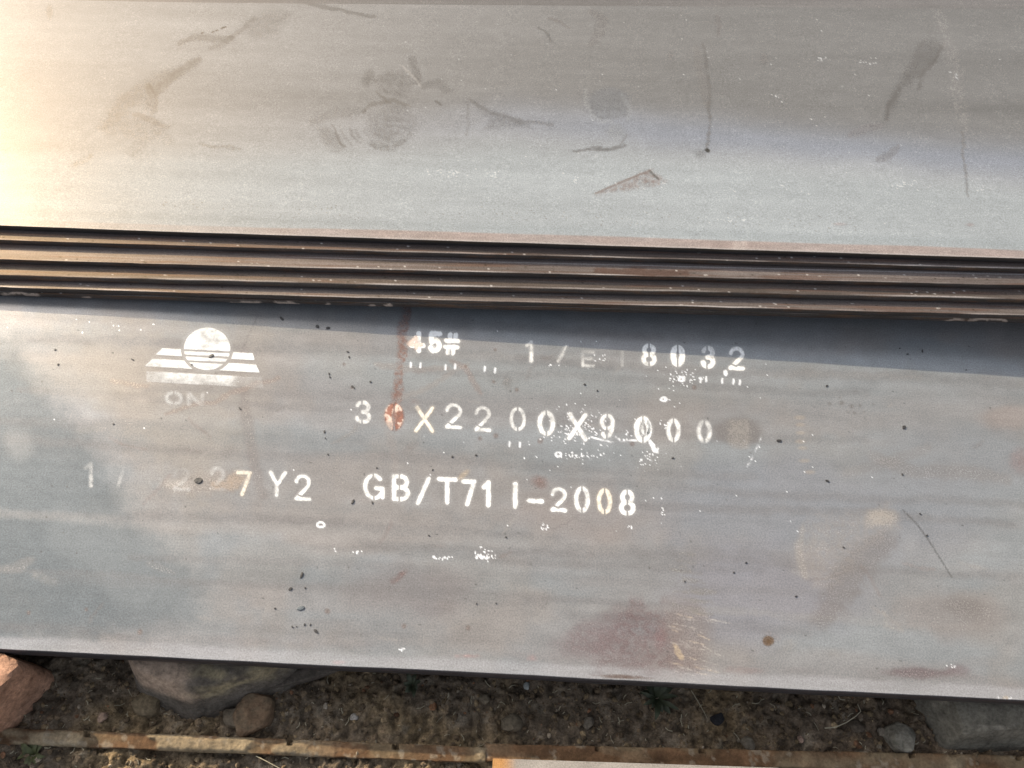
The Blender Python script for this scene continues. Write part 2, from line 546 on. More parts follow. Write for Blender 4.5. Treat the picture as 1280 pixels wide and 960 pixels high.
    M.blob(585, 820, 22, 4, (0.40, 0.20, 0.19), 0.45, 0, 0.8, 0.9, 0.1, 0.5, 26, 0.6)
    M.blob(665, 823, 8, 5, (0.40, 0.22, 0.21), 0.4, 0, 0.8, 0.9, 0.1, 0.5, 27, 0.6)
    # ring of rust
    M.blob(960, 801, 8.5, 7.5, (0.11, 0.072, 0.043), 0.85, 15, 0.3, 0.3, 0.15)
    M.blob(961, 802, 4, 3.5, (0.10, 0.06, 0.03), 0.5, 0, 0.5, 0.4, 0.2)
    M.blob(1257, 873, 5, 4, (0.30, 0.20, 0.06), 0.8, 0, 0.5, 0.5, 0.2)
    # red brown run and stains over the lettering
    M.line([(507, 385), (502, 430), (498, 480), (494, 515)], 3.6, (0.165, 0.09, 0.072), 0.75, 4.5, 0.7, 0.7, 5, False, 0.75)
    M.blob(493, 522, 8, 15, (0.24, 0.12, 0.09), 0.7, 0, 0.6, 0.7, 0.1, 0.6, 5, 0.5)
    M.line([(480, 520), (490, 560), (497, 600)], 2, (0.24, 0.22, 0.21), 0.3, 6, 0.4)
    M.line([(322, 395), (310, 420), (300, 445)], 0.7, SCUFF, 0.5, 1.2, 0.5, grit=0.7)
    M.line([(303, 475), (308, 520), (318, 580), (328, 620)], 3, (0.165, 0.152, 0.148), 0.5, 8, 0.6)
    M.line([(565, 450), (582, 462), (600, 492)], 2, (0.22, 0.18, 0.165), 0.5, 4, 0.4)
    M.line([(470, 455), (520, 462), (560, 460)], 2, (0.22, 0.19, 0.175), 0.4, 4, 0.4)
    M.line([(500, 500), (540, 480), (585, 455)], 1.5, (0.25, 0.22, 0.20), 0.3, 4, 0.4)
    M.blob(675, 602, 15, 12, (0.16, 0.105, 0.095), 0.7, 0, 0.7, 0.6, 0.06, 0.4, 28, 0.2)
    M.blob(578, 595, 14, 5, (0.40, 0.33, 0.24), 0.5, -40, 0.7, 0.6, 0.08)
    M.blob(925, 540, 42, 22, (0.165, 0.158, 0.155), 0.8, 2, 0.5, 0.4, 0.04, 0.3, 29)
    M.poly([(909, 524), (936, 525), (938, 562), (911, 562)], (0.30, 0.285, 0.26), 0.5, 4, 4.0, 0.5, 7, 0.5)
    M.line([(205, 519), (232, 510), (270, 500), (320, 480), (350, 473)], 2.2, (0.21, 0.18, 0.165), 0.6, 2.0, 0.3)
    M.line([(138, 476), (160, 480), (185, 483)], 2, (0.25, 0.205, 0.18), 0.5, 3, 0.4)
    M.poly([(200, 600), (245, 590), (300, 590), (290, 612), (235, 620), (205, 612)], (0.23, 0.21, 0.195), 0.6, 7, 6)
    M.blob(225, 605, 30, 9, DUSTY, 0.4, 2, 0.8, 0.8, 0.06, 0.4, 31, 0.5)
    M.poly([(262, 604), (296, 592), (312, 594), (300, 612), (262, 612)], (0.28, 0.225, 0.175), 0.6, 4, 3)
    M.line([(100, 540), (150, 528), (190, 532)], 3, (0.2, 0.205, 0.205), 0.4, 5, 0.5)
    M.line([(0, 712), (25, 708), (40, 700)], 3, (0.2, 0.2, 0.2), 0.5, 6, 0.5)
    M.line([(185, 705), (205, 713), (218, 716)], 2, (0.19, 0.195, 0.2), 0.5, 4, 0.5)
    M.line([(420, 570), (418, 595), (440, 612), (462, 598)], 1.2, (0.21, 0.205, 0.2), 0.5, 3, 0.4)
    M.line([(415, 555), (440, 540), (448, 530)], 1.0, (0.2, 0.195, 0.19), 0.5, 2, 0.4)
    M.blob(120, 470, 120, 45, (0.31, 0.285, 0.25), 0.45, 5, 0.7, 0.8, 0.015, 0.2, 33)
    M.blob(20, 555, 30, 26, (0.26, 0.27, 0.275), 0.4, 0, 0.8, 0.7, 0.03, 0.3, 34)
    for i, (x, y, r_) in enumerate([(36, 766, 4), (108, 762, 3), (409, 764, 4.5), (175, 790, 5), (505, 783, 4), (619, 437, 3), (617, 477, 3.4), (646, 487, 4),
                                    (676, 551, 5), (790, 555, 4), (430, 455, 3), (440, 484, 3), (600, 548, 4), (582, 458, 3), (868, 484, 5), (620, 545, 5), (585, 785, 4)]):
        M.blob(x, y, r_, r_, (0.15, 0.12, 0.11), 0.65, 0, 0.6, 0.6, 0.15, 0.4, i)
    M.blob(630, 478, 24, 12, (0.15, 0.14, 0.135), 0.6, 0, 0.9, 1.2, 0.12, 0.4, 37, 0.8)
    # scattered white splashes of stencil paint
    def splash(cx, cy, w, h, nn, seed, big=1.6):
        q = np.random.RandomState(seed)
        for i in range(nn):
            x, y = cx + w * q.normal() * 0.5, cy + h * q.normal() * 0.5
            M.blob(x, y, big * (0.5 + q.rand()), big * (0.4 + 0.6 * q.rand()), WHITE, 0.9, q.rand() * 90, 0.5, 0.7, 0.3, 0.9, i)
    for x, y in [(513.5, 456), (525.6, 456.5), (557, 459), (569, 458), (606, 461), (619, 463), (903, 476), (917, 477), (925, 478), (883, 474), (876, 475), (637, 555), (650, 556)]:
        M.line([(x, y - 2.5), (x - 0.4, y + 2.5)], 0.7, WHITE, 0.85, 1.2, 0.1, 0.9, 3, False)
    splash(552, 697, 16, 2, 16, 1)
    splash(606, 696, 14, 5, 26, 2, 2.0)
    splash(608, 687, 8, 10, 8, 3, 1.3)
    splash(446, 690, 8, 2, 6, 4)
    splash(418, 687, 2, 6, 3, 5)
    splash(500, 811, 6, 2, 5, 6)
    splash(722, 569, 34, 3, 26, 7, 1.5)
    splash(728, 540, 44, 16, 46, 8, 1.4)
    splash(790, 545, 24, 6, 16, 9, 1.3)
    splash(728, 530, 34, 26, 110, 41, 0.9)
    splash(716, 545, 20, 12, 40, 42, 1.1)
    splash(850, 475, 26, 16, 60, 43, 0.8)
    splash(720, 572, 50, 8, 50, 44, 0.8)
    splash(810, 575, 14, 14, 30, 45, 0.8)
    splash(850, 472, 22, 10, 26, 10, 1.3)
    splash(828, 500, 10, 3, 8, 11)
    splash(832, 535, 6, 10, 12, 12, 1.3)
    splash(805, 572, 10, 8, 8, 13, 1.6)
    splash(680, 659, 6, 5, 8, 14, 1.5)
    splash(790, 658, 6, 3, 6, 15, 1.5)
    splash(828, 642, 3, 9, 7, 16, 1.4)
    splash(697, 457, 18, 2, 8, 17, 1.0)
    splash(750, 447, 12, 6, 10, 18, 1.0)
    splash(900, 600, 400, 140, 60, 19, 0.8)
    splash(500, 520, 500, 120, 50, 20, 0.7)
    splash(150, 408, 80, 10, 12, 21, 1.0)
    splash(1190, 835, 10, 5, 10, 22, 1.0)
    splash(1265, 873, 18, 2, 5, 23, 1.6)
    M.line([(738, 546), (752, 550), (766, 553)], 0.5, WHITE, 0.9, 1.3, 0.9, 0.9, 3, False, 0.9)
    M.line([(770, 546), (776, 551), (800, 550)], 0.5, WHITE, 0.85, 1.3, 0.9, 0.9, 4, False, 0.9)
    M.line([(952, 545), (948, 555), (944, 565)], 0.4, WHITE, 0.5, 1.4, 0.9, 0.9, 3, True, 0.9)
    M.line([(941, 570), (938, 577), (934, 583)], 0.6, WHITE, 0.6, 1.5, 0.9, 0.9, 3, True, 0.9)
    for cx, cy, r_ in [(401, 656, 4.5), (698, 568, 3.5), (852, 474, 3.5), (830, 499, 3.5)]:
        ang = np.linspace(0, 2 * np.pi, 12)
        M.line([(cx + r_ * math.cos(t), cy + r_ * 0.7 * math.sin(t)) for t in ang], 0.8, WHITE, 0.85, 1.1, 0.5, 0.9, 3, False, 0.2)
    M.blob(907, 466, 3.2, 4.2, WHITE, 0.9, 0, 0.3, 0.6, 0.2, 0.9)
    M.line([(808, 548), (814, 556), (818, 563), (822, 560)], 2.6, WHITE, 0.95, 1.5, 0.4, 0.9, 3)
    # fine dark pits
    q = np.random.RandomState(8)
    for i in range(170):
        x, y = q.rand() * 1300 - 10, 400 + q.rand() * 440
        M.blob(x, y, 0.8 + q.rand() * 1.0, 0.8 + q.rand() * 0.7, DARK, 0.8, 0, 0.5, 0.5, 0.3, 0.5, i)
    # a paler strip along the lower edge
    strip = sstep(0.021 + 0.004 * (vn(u * 0.02, u * 0, 3) - 0.5), 0.012, dyv + 0.006 * (fbm(u * 0.06, v * 0.2, 3, 44) - 0.5)) * (kind == 0)
    strip *= np.clip(0.35 + 1.3 * (fbm(u * 0.015, v * 0.1, 4, 45) - 0.1), 0.3, 1)
    col[:] = col * (1 - strip[:, None] * 0.6) + np.array([0.35, 0.355, 0.37]) * strip[:, None] * 0.6
    inner = np.exp(-((dyv - 0.027) / 0.008) ** 2) * (kind == 0) * np.clip(fbm(u * 0.02, v * 0.1, 4, 46) * 1.6 - 0.4, 0, 1)
    col[:] = col * (1 - inner[:, None] * 0.5) + np.array([0.18, 0.165, 0.165]) * inner[:, None] * 0.5
    k = (dyv < 0.0035) & (kind == 0)
    M.blob(780, 846, 45, 3.0, (0.10, 0.065, 0.05), 0.85, 2.9, 0.5, 0.5, 0.1, 0.6, 47, 0.3)
    # the edge itself and the underside: dark scale
    e = kind > 0
    col[e] = np.array([0.055, 0.055, 0.06]) * (0.7 + 0.6 * fbm(u[e] * 0.03, v[e] * 0.5, 3, 48))[:, None]
    M.bare[e] = 0.3
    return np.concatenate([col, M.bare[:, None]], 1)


xs_low = spread(-2.4, 2.4, -1.02, 1.02, 0.0018)
rows_low = np.concatenate([[1.15, 1.0, 0.85], np.arange(0.80, 0.0, -0.0018), [0.0]])
edge_low = [(-0.0012, -0.0016), (-0.003, -0.0045), (-0.0036, -0.009), (-0.0040, -0.014), (-0.0038, -0.019), (-0.0028, -0.025), (-0.002, -0.029), (0.003, -TL)]
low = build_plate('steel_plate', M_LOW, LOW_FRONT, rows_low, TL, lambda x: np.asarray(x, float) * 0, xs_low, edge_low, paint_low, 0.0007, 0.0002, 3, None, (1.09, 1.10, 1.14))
tag(low, 'wide lettered steel plate lying lowest, with white stencilled numbers and emblem on it', 'steel plate')

# ---- the stepped stack
TS = 0.012
PX = [((160, 287.5), (1120, 318.0)), ((160, 304.5), (1120, 331.5)), ((160, 328.75), (1120, 352.5)), ((160, 348.0), (1120, 370.0)), ((160, 363.5), (1120, 389.5)), ((160, 369.5), (1120, 395.0))]
STACK_LABELS = ['broad scuffed top plate of the stack, marked by boot prints', 'second plate down the stepped stack, showing a narrow strip under the top one',
                'third plate down the stepped stack, showing the widest strip', 'fourth plate down the stepped stack, with a pale rounded rim',
                'fifth plate down the stepped stack, just above the lowest', 'lowest plate of the stepped stack, its chipped dark edge over the lettered plate']


def paint_top(co, kind, dyv):
    u, v = project(co)
    ln = v - (u - 640) * 0.035
    a = fbm(u * 0.003, ln * 0.035, 5, 51)
    c = fbm(u * 0.01, v * 0.012, 5, 53)
    col = np.array([0.272, 0.27, 0.26])[None, :] * (0.86 + 0.28 * a)[:, None]
    # reflections painted into the colour: darker brown upper right, pale bluish near edge
    bnd = np.interp(u, [-100, 300, 640, 900, 1280, 1500], [175, 165, 150, 165, 190, 200]) + 26 * (fbm(u * 0.006, v * 0.01, 4, 55) - 0.5)
    upper = sstep(30, -30, v - bnd)
    rightw = sstep(150, 1000, u)
    col *= (1 - 0.42 * upper * (0.25 + 0.75 * rightw))[:, None]
    warm = (upper * 0.8)[:, None]
    col = col * (1 - warm) + col * np.array([1.01, 0.985, 0.975]) * warm
    pale = sstep(10, 60, v - bnd)[:, None]
    col = col * (1 - pale * 0.7) + np.array([0.315, 0.338, 0.338]) * pale * 0.7 * (0.9 + 0.2 * a)[:, None]
    band = np.exp(-((v - bnd - 8) / 24) ** 2) * sstep(250, 900, u)  # bluish reflected band painted along the boundary
    col = col * (1 - band[:, None] * 0.6) + np.array([0.185, 0.205, 0.245]) * band[:, None] * 0.6
    M = Marks(u, v, col)
    S2 = (0.085, 0.085, 0.085)
    # scuffs at left
    M.poly([(125, 160), (150, 118), (200, 90), (250, 73), (232, 90), (196, 115), (192, 140), (168, 134), (140, 158)], S2, 0.5, 6, 5, 0.5, 61, 0.5)
    M.line([(249, 75), (215, 98), (190, 116), (186, 108)], 4.5, S2, 0.55, 4, 0.3, 0.5, 62, True, 0.4)
    M.poly([(122, 150), (160, 142), (205, 156), (215, 175), (180, 178), (135, 168)], S2, 0.35, 8, 8, 0.5, 63, 0.6)
    M.line([(168, 143), (190, 152), (210, 159)], 2.5, S2, 0.5, 3, 0.3, 0.5, 64, True, 0.4)
    M.line([(186, 104), (192, 116)], 0.8, DARK, 0.6, 1.2)
    M.line([(194, 118), (195, 138), (188, 142)], 1.6, S2, 0.4, 2)
    M.line([(222, 54), (245, 45), (275, 50), (290, 47)], 3.0, S2, 0.55, 3, 0.3, 0.5, 65, True, 0.3)
    M.poly([(295, 35), (320, 20), (345, 12), (368, 18), (340, 45), (322, 50), (305, 40)], S2, 0.4, 7, 5, 0.5, 66, 0.5)
    M.line([(262, 62), (285, 52), (318, 25)], 1.5, S2, 0.4, 4)
    M.line([(382, 4), (405, 8), (440, 16), (468, 20)], 1.6, S2, 0.6, 2, 0.3)
    for p in [(253, 41), (266, 40), (271, 38), (278, 35), (281, 34)]:
        M.blob(p[0], p[1], 2.6, 1.2, (0.03, 0.03, 0.03), 0.9, -25, 0.4, 0.5, 0.3)
    M.line([(250, 180), (275, 183), (300, 187)], 1.2, S2, 0.5, 2, 0.4, 0.5, 67, True, 0.5)
    M.line([(90, 208), (105, 202), (116, 196)], 2.5, S2, 0.4, 4, 0.4, 0.5, 68, True, 0.7)
    M.blob(62, 14, 6, 14, S2, 0.5, 0, 0.8, 0.7, 0.05)
    M.blob(172, 195, 26, 18, S2, 0.3, 0, 0.9, 1, 0.06, 0.3, 69, 0.7)
    # boot prints in the middle
    M.blob(494, 104, 30, 20, S2, 0.5, -8, 0.35, 0.5, 0.06, 0.5, 70, 0.7)
    M.blob(460, 98, 9, 14, S2, 0.5, 20, 0.5, 0.4, 0.08, 0.5, 71, 0.4)
    M.line([(515, 70), (518, 85), (524, 103)], 4.5, S2, 0.55, 3, 0.3, 0.5, 72, True, 0.4)
    M.line([(500, 83), (514, 95), (526, 108)], 0.6, (0.30, 0.285, 0.265), 0.6, 1.8, 0.6)
    M.line([(470, 112), (478, 122), (488, 132)], 0.6, (0.09, 0.085, 0.08), 0.5, 2.2)
    M.blob(490, 156, 36, 30, S2, 0.4, 10, 0.3, 0.5, 0.05, 0.5, 73, 0.6)
    for k in range(5):
        M.line([(464 + 5 * k, 176 - 7 * k), (486 + 6 * k, 182 - 8 * k)], 1.0, S2, 0.35, 3.0, 0.9, 0.3, 95 + k, True, 0.7)
    M.line([(456, 142), (465, 130), (490, 127), (512, 134)], 1.5, (0.1, 0.095, 0.09), 0.5, 2)
    M.line([(462, 180), (485, 187), (505, 178)], 2, S2, 0.5, 3, 0.4, 0.5, 74, True, 0.6)
    M.poly([(396, 160), (412, 158), (432, 182), (420, 190), (406, 182)], S2, 0.4, 4, 4, 0.5, 75, 0.4)
    for k, (x, a_) in enumerate([(417, 0.6), (424, 0.3), (437, 0.45), (443, 0.3), (452, 0.25)]):
        M.line([(x, 157 + k * 1.5), (x + 5, 168), (x + 15 - k, 182 - k * 2)], 0.5, S2, a_, 2.4, 0.9, 0.5, 90 + k, True, 0.5)
    M.line([(390, 150), (420, 142), (450, 140)], 3, S2, 0.35, 6, 0.4, 0.5, 76, True, 0.5)
    M.line([(530, 108), (545, 105), (560, 112)], 3, S2, 0.4, 5)
    M.line([(546, 128), (553, 132)], 1.6, DARK, 0.6, 1.6)
    M.poly([(588, 124), (612, 140), (660, 152), (668, 160), (640, 158), (600, 162), (612, 148)], S2, 0.4, 4, 3, 0.5, 77, 0.4)
    M.line([(588, 124), (610, 138), (650, 152), (690, 156)], 0.8, S2, 0.45, 3.5)
    M.line([(585, 128), (586, 150), (583, 168)], 0.5, S2, 0.35, 2.3)
    M.line([(505, 148), (560, 150), (600, 146)], 5, (0.2, 0.2, 0.2), 0.35, 10)
    # round heel print
    M.blob(762, 130, 29, 22, (0.14, 0.145, 0.15), 0.6, 0, 0.2, 0.25, 0.06, 0.4, 78, 0.3)
    for k in range(4):
        for j in range(5):
            M.blob(742 + 10 * j + 2 * math.sin(k * 5 + j), 118 + 9 * k + 1.5 * math.cos(j * 3 + k), 4.2, 3.0, (0.12, 0.125, 0.13), 0.35 + 0.3 * ((k * 7 + j * 3) % 5) / 5, 0, 0.8, 0.9, 0.15, 0.4, k * 5 + j)
    M.line([(731, 112), (732, 130), (740, 146), (752, 153), (766, 153)], 0.8, (0.26, 0.265, 0.26), 0.3, 3.5, 0.9)
    M.line([(778, 118), (787, 133), (786, 150)], 0.8, (0.26, 0.265, 0.26), 0.25, 3.5, 0.9)
    M.blob(770, 165, 16, 14, (0.2, 0.205, 0.2), 0.4, 0, 0.6, 0.6, 0.08, 0.4, 79, 0.4)
    M.line([(716, 188), (740, 183), (765, 186), (782, 183)], 0.9, (0.1, 0.1, 0.1), 0.7, 1.4)
    M.line([(735, 187), (755, 188), (775, 182), (784, 168)], 0.8, (0.12, 0.12, 0.12), 0.6, 1.4)
    # dark rubbed wedge
    M.poly([(744, 242), (780, 226), (815, 212), (836, 228), (810, 234), (775, 238)], (0.17, 0.125, 0.11), 0.7, 4, 4, 0.5, 80, 0.8)
    M.line([(813, 214), (824, 224)], 0.8, (0.05, 0.045, 0.04), 0.7, 1.8)
    M.line([(744, 242), (780, 226), (813, 213)], 0.7, (0.13, 0.09, 0.075), 0.7, 1.4)
    # long curved scratch and scuffs at right
    M.line([(878, 55), (884, 90), (888, 130), (885, 170), (883, 188)], 0.7, (0.09, 0.085, 0.08), 0.6, 2.6, 0.8, grit=0.5)
    M.line([(870, 60), (878, 100), (884, 130)], 3, (0.15, 0.14, 0.13), 0.4, 6)
    M.blob(884, 188, 4.5, 3, (0.02, 0.02, 0.02), 0.9, 20, 0.5, 0.6, 0.2)
    M.blob(876, 192, 10, 8, S2, 0.4, 0, 0.8, 0.7, 0.1)
    M.poly([(1148, 48), (1178, 55), (1168, 78), (1150, 95), (1130, 112), (1118, 135), (1104, 152), (1112, 120), (1130, 90), (1142, 70)], (0.10, 0.095, 0.09), 0.6, 5, 4, 0.5, 81, 0.4)
    M.line([(1180, 58), (1165, 80), (1150, 96)], 1.0, (0.09, 0.083, 0.077), 0.5, 4)
    M.line([(1124, 112), (1112, 130), (1106, 150)], 1.0, (0.09, 0.085, 0.08), 0.5, 4)
    M.line([(1153, 100), (1146, 114)], 1.2, (0.1, 0.095, 0.09), 0.5, 2)
    M.line([(1095, 200), (1108, 196), (1122, 184)], 3, (0.14, 0.135, 0.135), 0.5, 4)
    M.line([(1062, 168), (1080, 160), (1100, 158)], 2.5, (0.15, 0.14, 0.14), 0.4, 5)
    M.line([(1203, 165), (1205, 200), (1209, 245)], 0.9, (0.13, 0.125, 0.12), 0.6, 2.0)
    M.line([(1175, 20), (1190, 60), (1197, 110), (1205, 160)], 3, (0.24, 0.225, 0.21), 0.35, 9, 0.9, 0.3, 82, True, 0.9)
    M.line([(672, 35), (684, 42), (688, 53)], 0.8, DARK, 0.5, 1.5)
    M.line([(685, 23), (700, 28), (712, 36)], 0.8, SCUFF, 0.5, 1.5)
    M.line([(740, 14), (752, 25), (748, 40), (740, 55)], 3, SCUFF, 0.35, 6)
    M.line([(898, 20), (900, 35), (897, 45)], 2, SCUFF, 0.5, 4)
    M.blob(955, 74, 6, 9, SCUFF, 0.4, 0, 0.8, 0.5, 0.1)
    M.blob(838, 70, 6, 8, SCUFF, 0.3, 0, 0.8, 0.5, 0.1)
    # tiny pale chips, worn paint
    q = np.random.RandomState(18)
    for i in range(90):
        x, y = 500 + q.rand() * 790, 15 + q.rand() * 265
        M.blob(x, y, 0.7 + q.rand() * 0.7, 0.6 + q.rand() * 0.4, (0.5, 0.5, 0.49), 0.3 + 0.4 * q.rand(), 0, 0.5, 0.5, 0.3, 0.6, i)
    for cx, cy, w, n_ in [(560, 216, 26, 26), (618, 219, 8, 10), (535, 213, 6, 6), (915, 275, 30, 18), (1135, 232, 28, 26), (1230, 236, 8, 10), (1085, 76, 10, 10), (1030, 74, 10, 8), (973, 120, 5, 6), (1195, 95, 5, 8), (720, 225, 6, 8), (830, 232, 6, 5), (978, 232, 8, 6)]:
        for i in range(n_):
            M.blob(cx + q.normal() * w * 0.5, cy + q.normal() * 2.2, 0.8 + q.rand() * 1.0, 0.6 + q.rand() * 0.5, (0.55, 0.55, 0.54), 0.35 + 0.35 * q.rand(), 0, 0.5, 0.5, 0.3, 0.6, i)
    for i in range(150):
        x = q.rand() * 900
        M.blob(x + 200, 255 + 0.03 * x + q.normal() * 6, 0.8 + q.rand() * 0.9, 0.6 + q.rand() * 0.5, SCUFF, 0.6, 0, 0.5, 0.5, 0.3, 0.4, i)
    # near edge: grey roll mark, then a strip browned by rust
    roll = np.exp(-((dyv - 0.031) / 0.011) ** 2) * (kind == 0)
    col[:] = col * (1 - roll[:, None] * 0.35) + np.array([0.21, 0.23, 0.23]) * roll[:, None] * 0.35
    wv = 0.018 + 0.005 * (fbm(u * 0.006, u * 0, 3, 83) - 0.5) - 0.004 * sstep(500, 100, u)
    strip = sstep(wv + 0.002, wv - 0.002, dyv) * (kind == 0)
    pink = np.array([0.30, 0.235, 0.205]) * (0.8 + 0.4 * fbm(u * 0.05, v * 0.4, 3, 84))[:, None]
    am = (strip * np.clip(0.35 + 0.5 * sstep(150, 500, u) + 0.3 * (fbm(u * 0.02, v * 0.1, 3, 85) - 0.5), 0, 1))[:, None]
    col[:] = col * (1 - am) + pink * am
    M.poly([(914, 301), (932, 301), (932, 316), (914, 316)], (0.40, 0.34, 0.30), 0.6, 1.5, 1.5)
    M.blob(1050, 280, 10, 2.5, MAROON, 0.5, 0, 0.8, 0.8, 0.1, 0.4, 1, 0.5)
    M.blob(1213, 281, 8, 3, MAROON, 0.5, 0, 0.8, 0.8, 0.1, 0.4, 1, 0.5)
    lip = (dyv < 0.0022) & (kind == 0)
    col[lip] = col[lip] * 0.5 + np.array([0.42, 0.38, 0.34]) * 0.5
    e = kind > 0
    col[e] = np.array([0.045, 0.043, 0.042]) * (0.7 + 0.6 * fbm(u[e] * 0.03, v[e] * 0.5, 3, 86))[:, None]
    M.bare[e] = 0.3
    return np.concatenate([col, M.bare[:, None]], 1)


STRIP_TINT = [None, (0.105, 0.088, 0.082), (0.165, 0.143, 0.132), (0.115, 0.098, 0.088), (0.155, 0.134, 0.122), (0.075, 0.067, 0.062)]


def strip_paint(k):
    base = np.array(STRIP_TINT[k])

    def f(co, kind, dyv):
        u, v = project(co)
        s = k * 10 + 100
        a = fbm(u * 0.006, dyv * 500, 4, s)
        col = base[None, :] * (0.6 + 0.8 * a)[:, None]
        b = sstep(0.5, 0.75, fbm(u * 0.01, dyv * 240, 4, s + 3))[:, None]
        col = col * (1 - b * 0.7) + np.array([0.15, 0.095, 0.075]) * b * 0.7
        M = Marks(u, v, col)
        if k == 2:
            M.line([(745, 338), (800, 340), (860, 342)], 3.0, (0.10, 0.06, 0.05), 0.8, 4)
            M.blob(930, 341, 60, 6, (0.24, 0.215, 0.20), 0.5)
            line = np.exp(-((dyv - 0.022) / 0.0009) ** 2) * (kind == 0) * sstep(300, 420, u)
            col[:] = col * (1 - line[:, None] * 0.6) + np.array([0.5, 0.48, 0.46]) * line[:, None] * 0.6
        q = np.random.RandomState(s)
        for i in range(60):
            j = q.rand() * 1280
            vv = np.interp(j, [160, 1120], [PX[k][0][1], PX[k][1][1]]) - q.rand() * 9
            M.blob(j, vv, 0.9 + q.rand(), 0.7 + q.rand() * 0.6, (0.6, 0.57, 0.52) if q.rand() < 0.45 else (0.04, 0.035, 0.03), 0.8, 0, 0.5, 0.5, 0.3, 0.6, i)
        lip = (dyv < 0.0020) & (kind == 0)
        bright = np.clip(0.1 + 1.5 * (fbm(u * 0.012, u * 0, 5, s + 5) - 0.42), 0, 0.9)
        bb = bright[lip][:, None]
        col[lip] = col[lip] * (1 - bb) + np.array([0.48, 0.45, 0.42]) * bb
        e = kind > 0
        r3 = sstep(0.5, 0.7, fbm(u[e] * 0.02, v[e] * 0.8, 4, s + 8))[:, None]
        col[e] = (np.array([0.075, 0.068, 0.064]) * (1 - r3) + np.array([0.115, 0.075, 0.055]) * r3) * (0.6 + 0.8 * fbm(u[e] * 0.03, v[e] * 0.5, 3, s + 6))[:, None]
        M.bare[e] = 0.3
        if k == 5:                                                    # chipped spots of bright metal on the lowest edge
            for x, y, w in [(25, 368.6, 22), (107, 372, 5), (310, 378, 17), (292, 377, 3), (360, 380, 16), (411, 380.5, 2.5), (465, 382.5, 2.5), (485, 382, 4), (690, 393, 5), (1195, 400, 12), (1235, 401, 24)]:
                M.line([(x - w, y - w * 0.02), (x + w, y + w * 0.03)], 1.1, (0.62, 0.5, 0.4), 0.85, 1.2, 0.5, 0.5, int(x))
        return np.concatenate([col, M.bare[:, None]], 1)
    return f


edge_s = [(-0.0006, -0.0008), (-0.0013, -0.0024), (-0.0016, -0.0055), (-0.0012, -0.0090), (-0.0004, -0.0112), (0.002, -TS)]
edge_soft = [(-0.0012, -0.0007), (-0.003, -0.0028), (-0.0042, -0.0060), (-0.0036, -0.0092), (-0.0014, -0.0114), (0.002, -TS)]
FAR = line_through(at_lift(380, 4.5, 6 * TS), at_lift(1280, 11.0, 6 * TS))
stack = []
for k in range(6):
    dz = (6 - k) * TS
    a, b = at_lift(*PX[k][0], dz), at_lift(*PX[k][1], dz)
    fr = line_through(a, b)
    zf = lambda x, d=dz: lift(x) + d
    if k == 0:
        depth = float(FAR(0.0) - fr(0.0))
        rows = np.concatenate([np.arange(depth, 0.04, -0.0024), np.arange(0.04, 0.0, -0.001), [0.0]])
        o = build_plate('steel_plate', M_STEEL, fr, rows, TS, zf, spread(-2.3, 2.3, -1.22, 1.22, 0.0024), edge_s, paint_top, 0.0005, 0.00035, 5, FAR, (0.86, 0.925, 1.04))
    else:
        rows = np.concatenate([[0.7, 0.35, 0.15, 0.08], np.arange(0.06, 0.0, -0.001), [0.0]])
        o = build_plate('steel_plate', M_EDGE, fr, rows, TS - 0.0002, zf, spread(-2.3, 2.3, -1.1, 1.1, 0.003), edge_soft if k == 3 else edge_s, strip_paint(k), 0.0009, 0.0001, 20 + k, None, (0.84, 0.86, 0.93))
    tag(o, STACK_LABELS[k], 'steel plate', 'steel plates in the stepped stack')
    stack.append(o)


def paint_far(co, kind, dyv):
    u, v = project(co)
    col = np.array([0.148, 0.140, 0.138])[None, :] * (0.8 + 0.4 * fbm(u * 0.004, v * 0.2, 4, 91))[:, None]  # weaker light on the far strip put into a darker base colour
    e = kind > 0
    col[e] = np.array([0.05, 0.048, 0.045])
    return np.concatenate([col, np.ones((len(u), 1))], 1)


far_rows = np.concatenate([[1.2, 0.8, 0.5, 0.2], np.arange(0.1, 0, -0.004), [0.0]])
farp = build_plate('steel_plate', M_STEEL, lambda x: FAR(x) + 0.0035, far_rows, 6 * TS - 0.004, lambda x: lift(x) + 6 * TS - 0.003, spread(-2.3, 2.3, -1.3, 1.3, 0.01), edge_s[:3] + [(0.0, -0.03), (0.002, -6 * TS + 0.004)], paint_far, 0.0004, 0.0002, 33)
tag(farp, 'plate butting the far edge of the stack, weaker light painted in as darker grey, a thin strip along the top', 'steel plate')

# spacer that holds the stack up beyond the right of the picture
bm = bmesh.new()
h = float(lift(1.32)) - 0.001
bmesh.ops.create_cube(bm, size=1.0, matrix=Matrix.Diagonal((0.07, 0.7, h, 1)))
bmesh.ops.bevel(bm, geom=bm.edges[:], offset=0.003, segments=2, affect='EDGES')
me = bpy.data.meshes.new('timber_spacer')
bm.to_mesh(me)
sp = link('timber_spacer', me, plain('old_timber', (0.22, 0.16, 0.10)), None, (1.32, float(stack[5].location.y) + 0.42, h / 2 + 0.0006))
tag(sp, 'squared timber spacer holding the stack off the lettered plate', 'spacer')


# ------------------------------------------------------------------ stencilled lettering on the low plate
def arc(cx, cy, rx, ry, a0, a1, n=18):
    t = np.radians(np.linspace(a0, a1, n))
    return [(cx + rx * math.cos(x), cy + ry * math.sin(x)) for x in t]


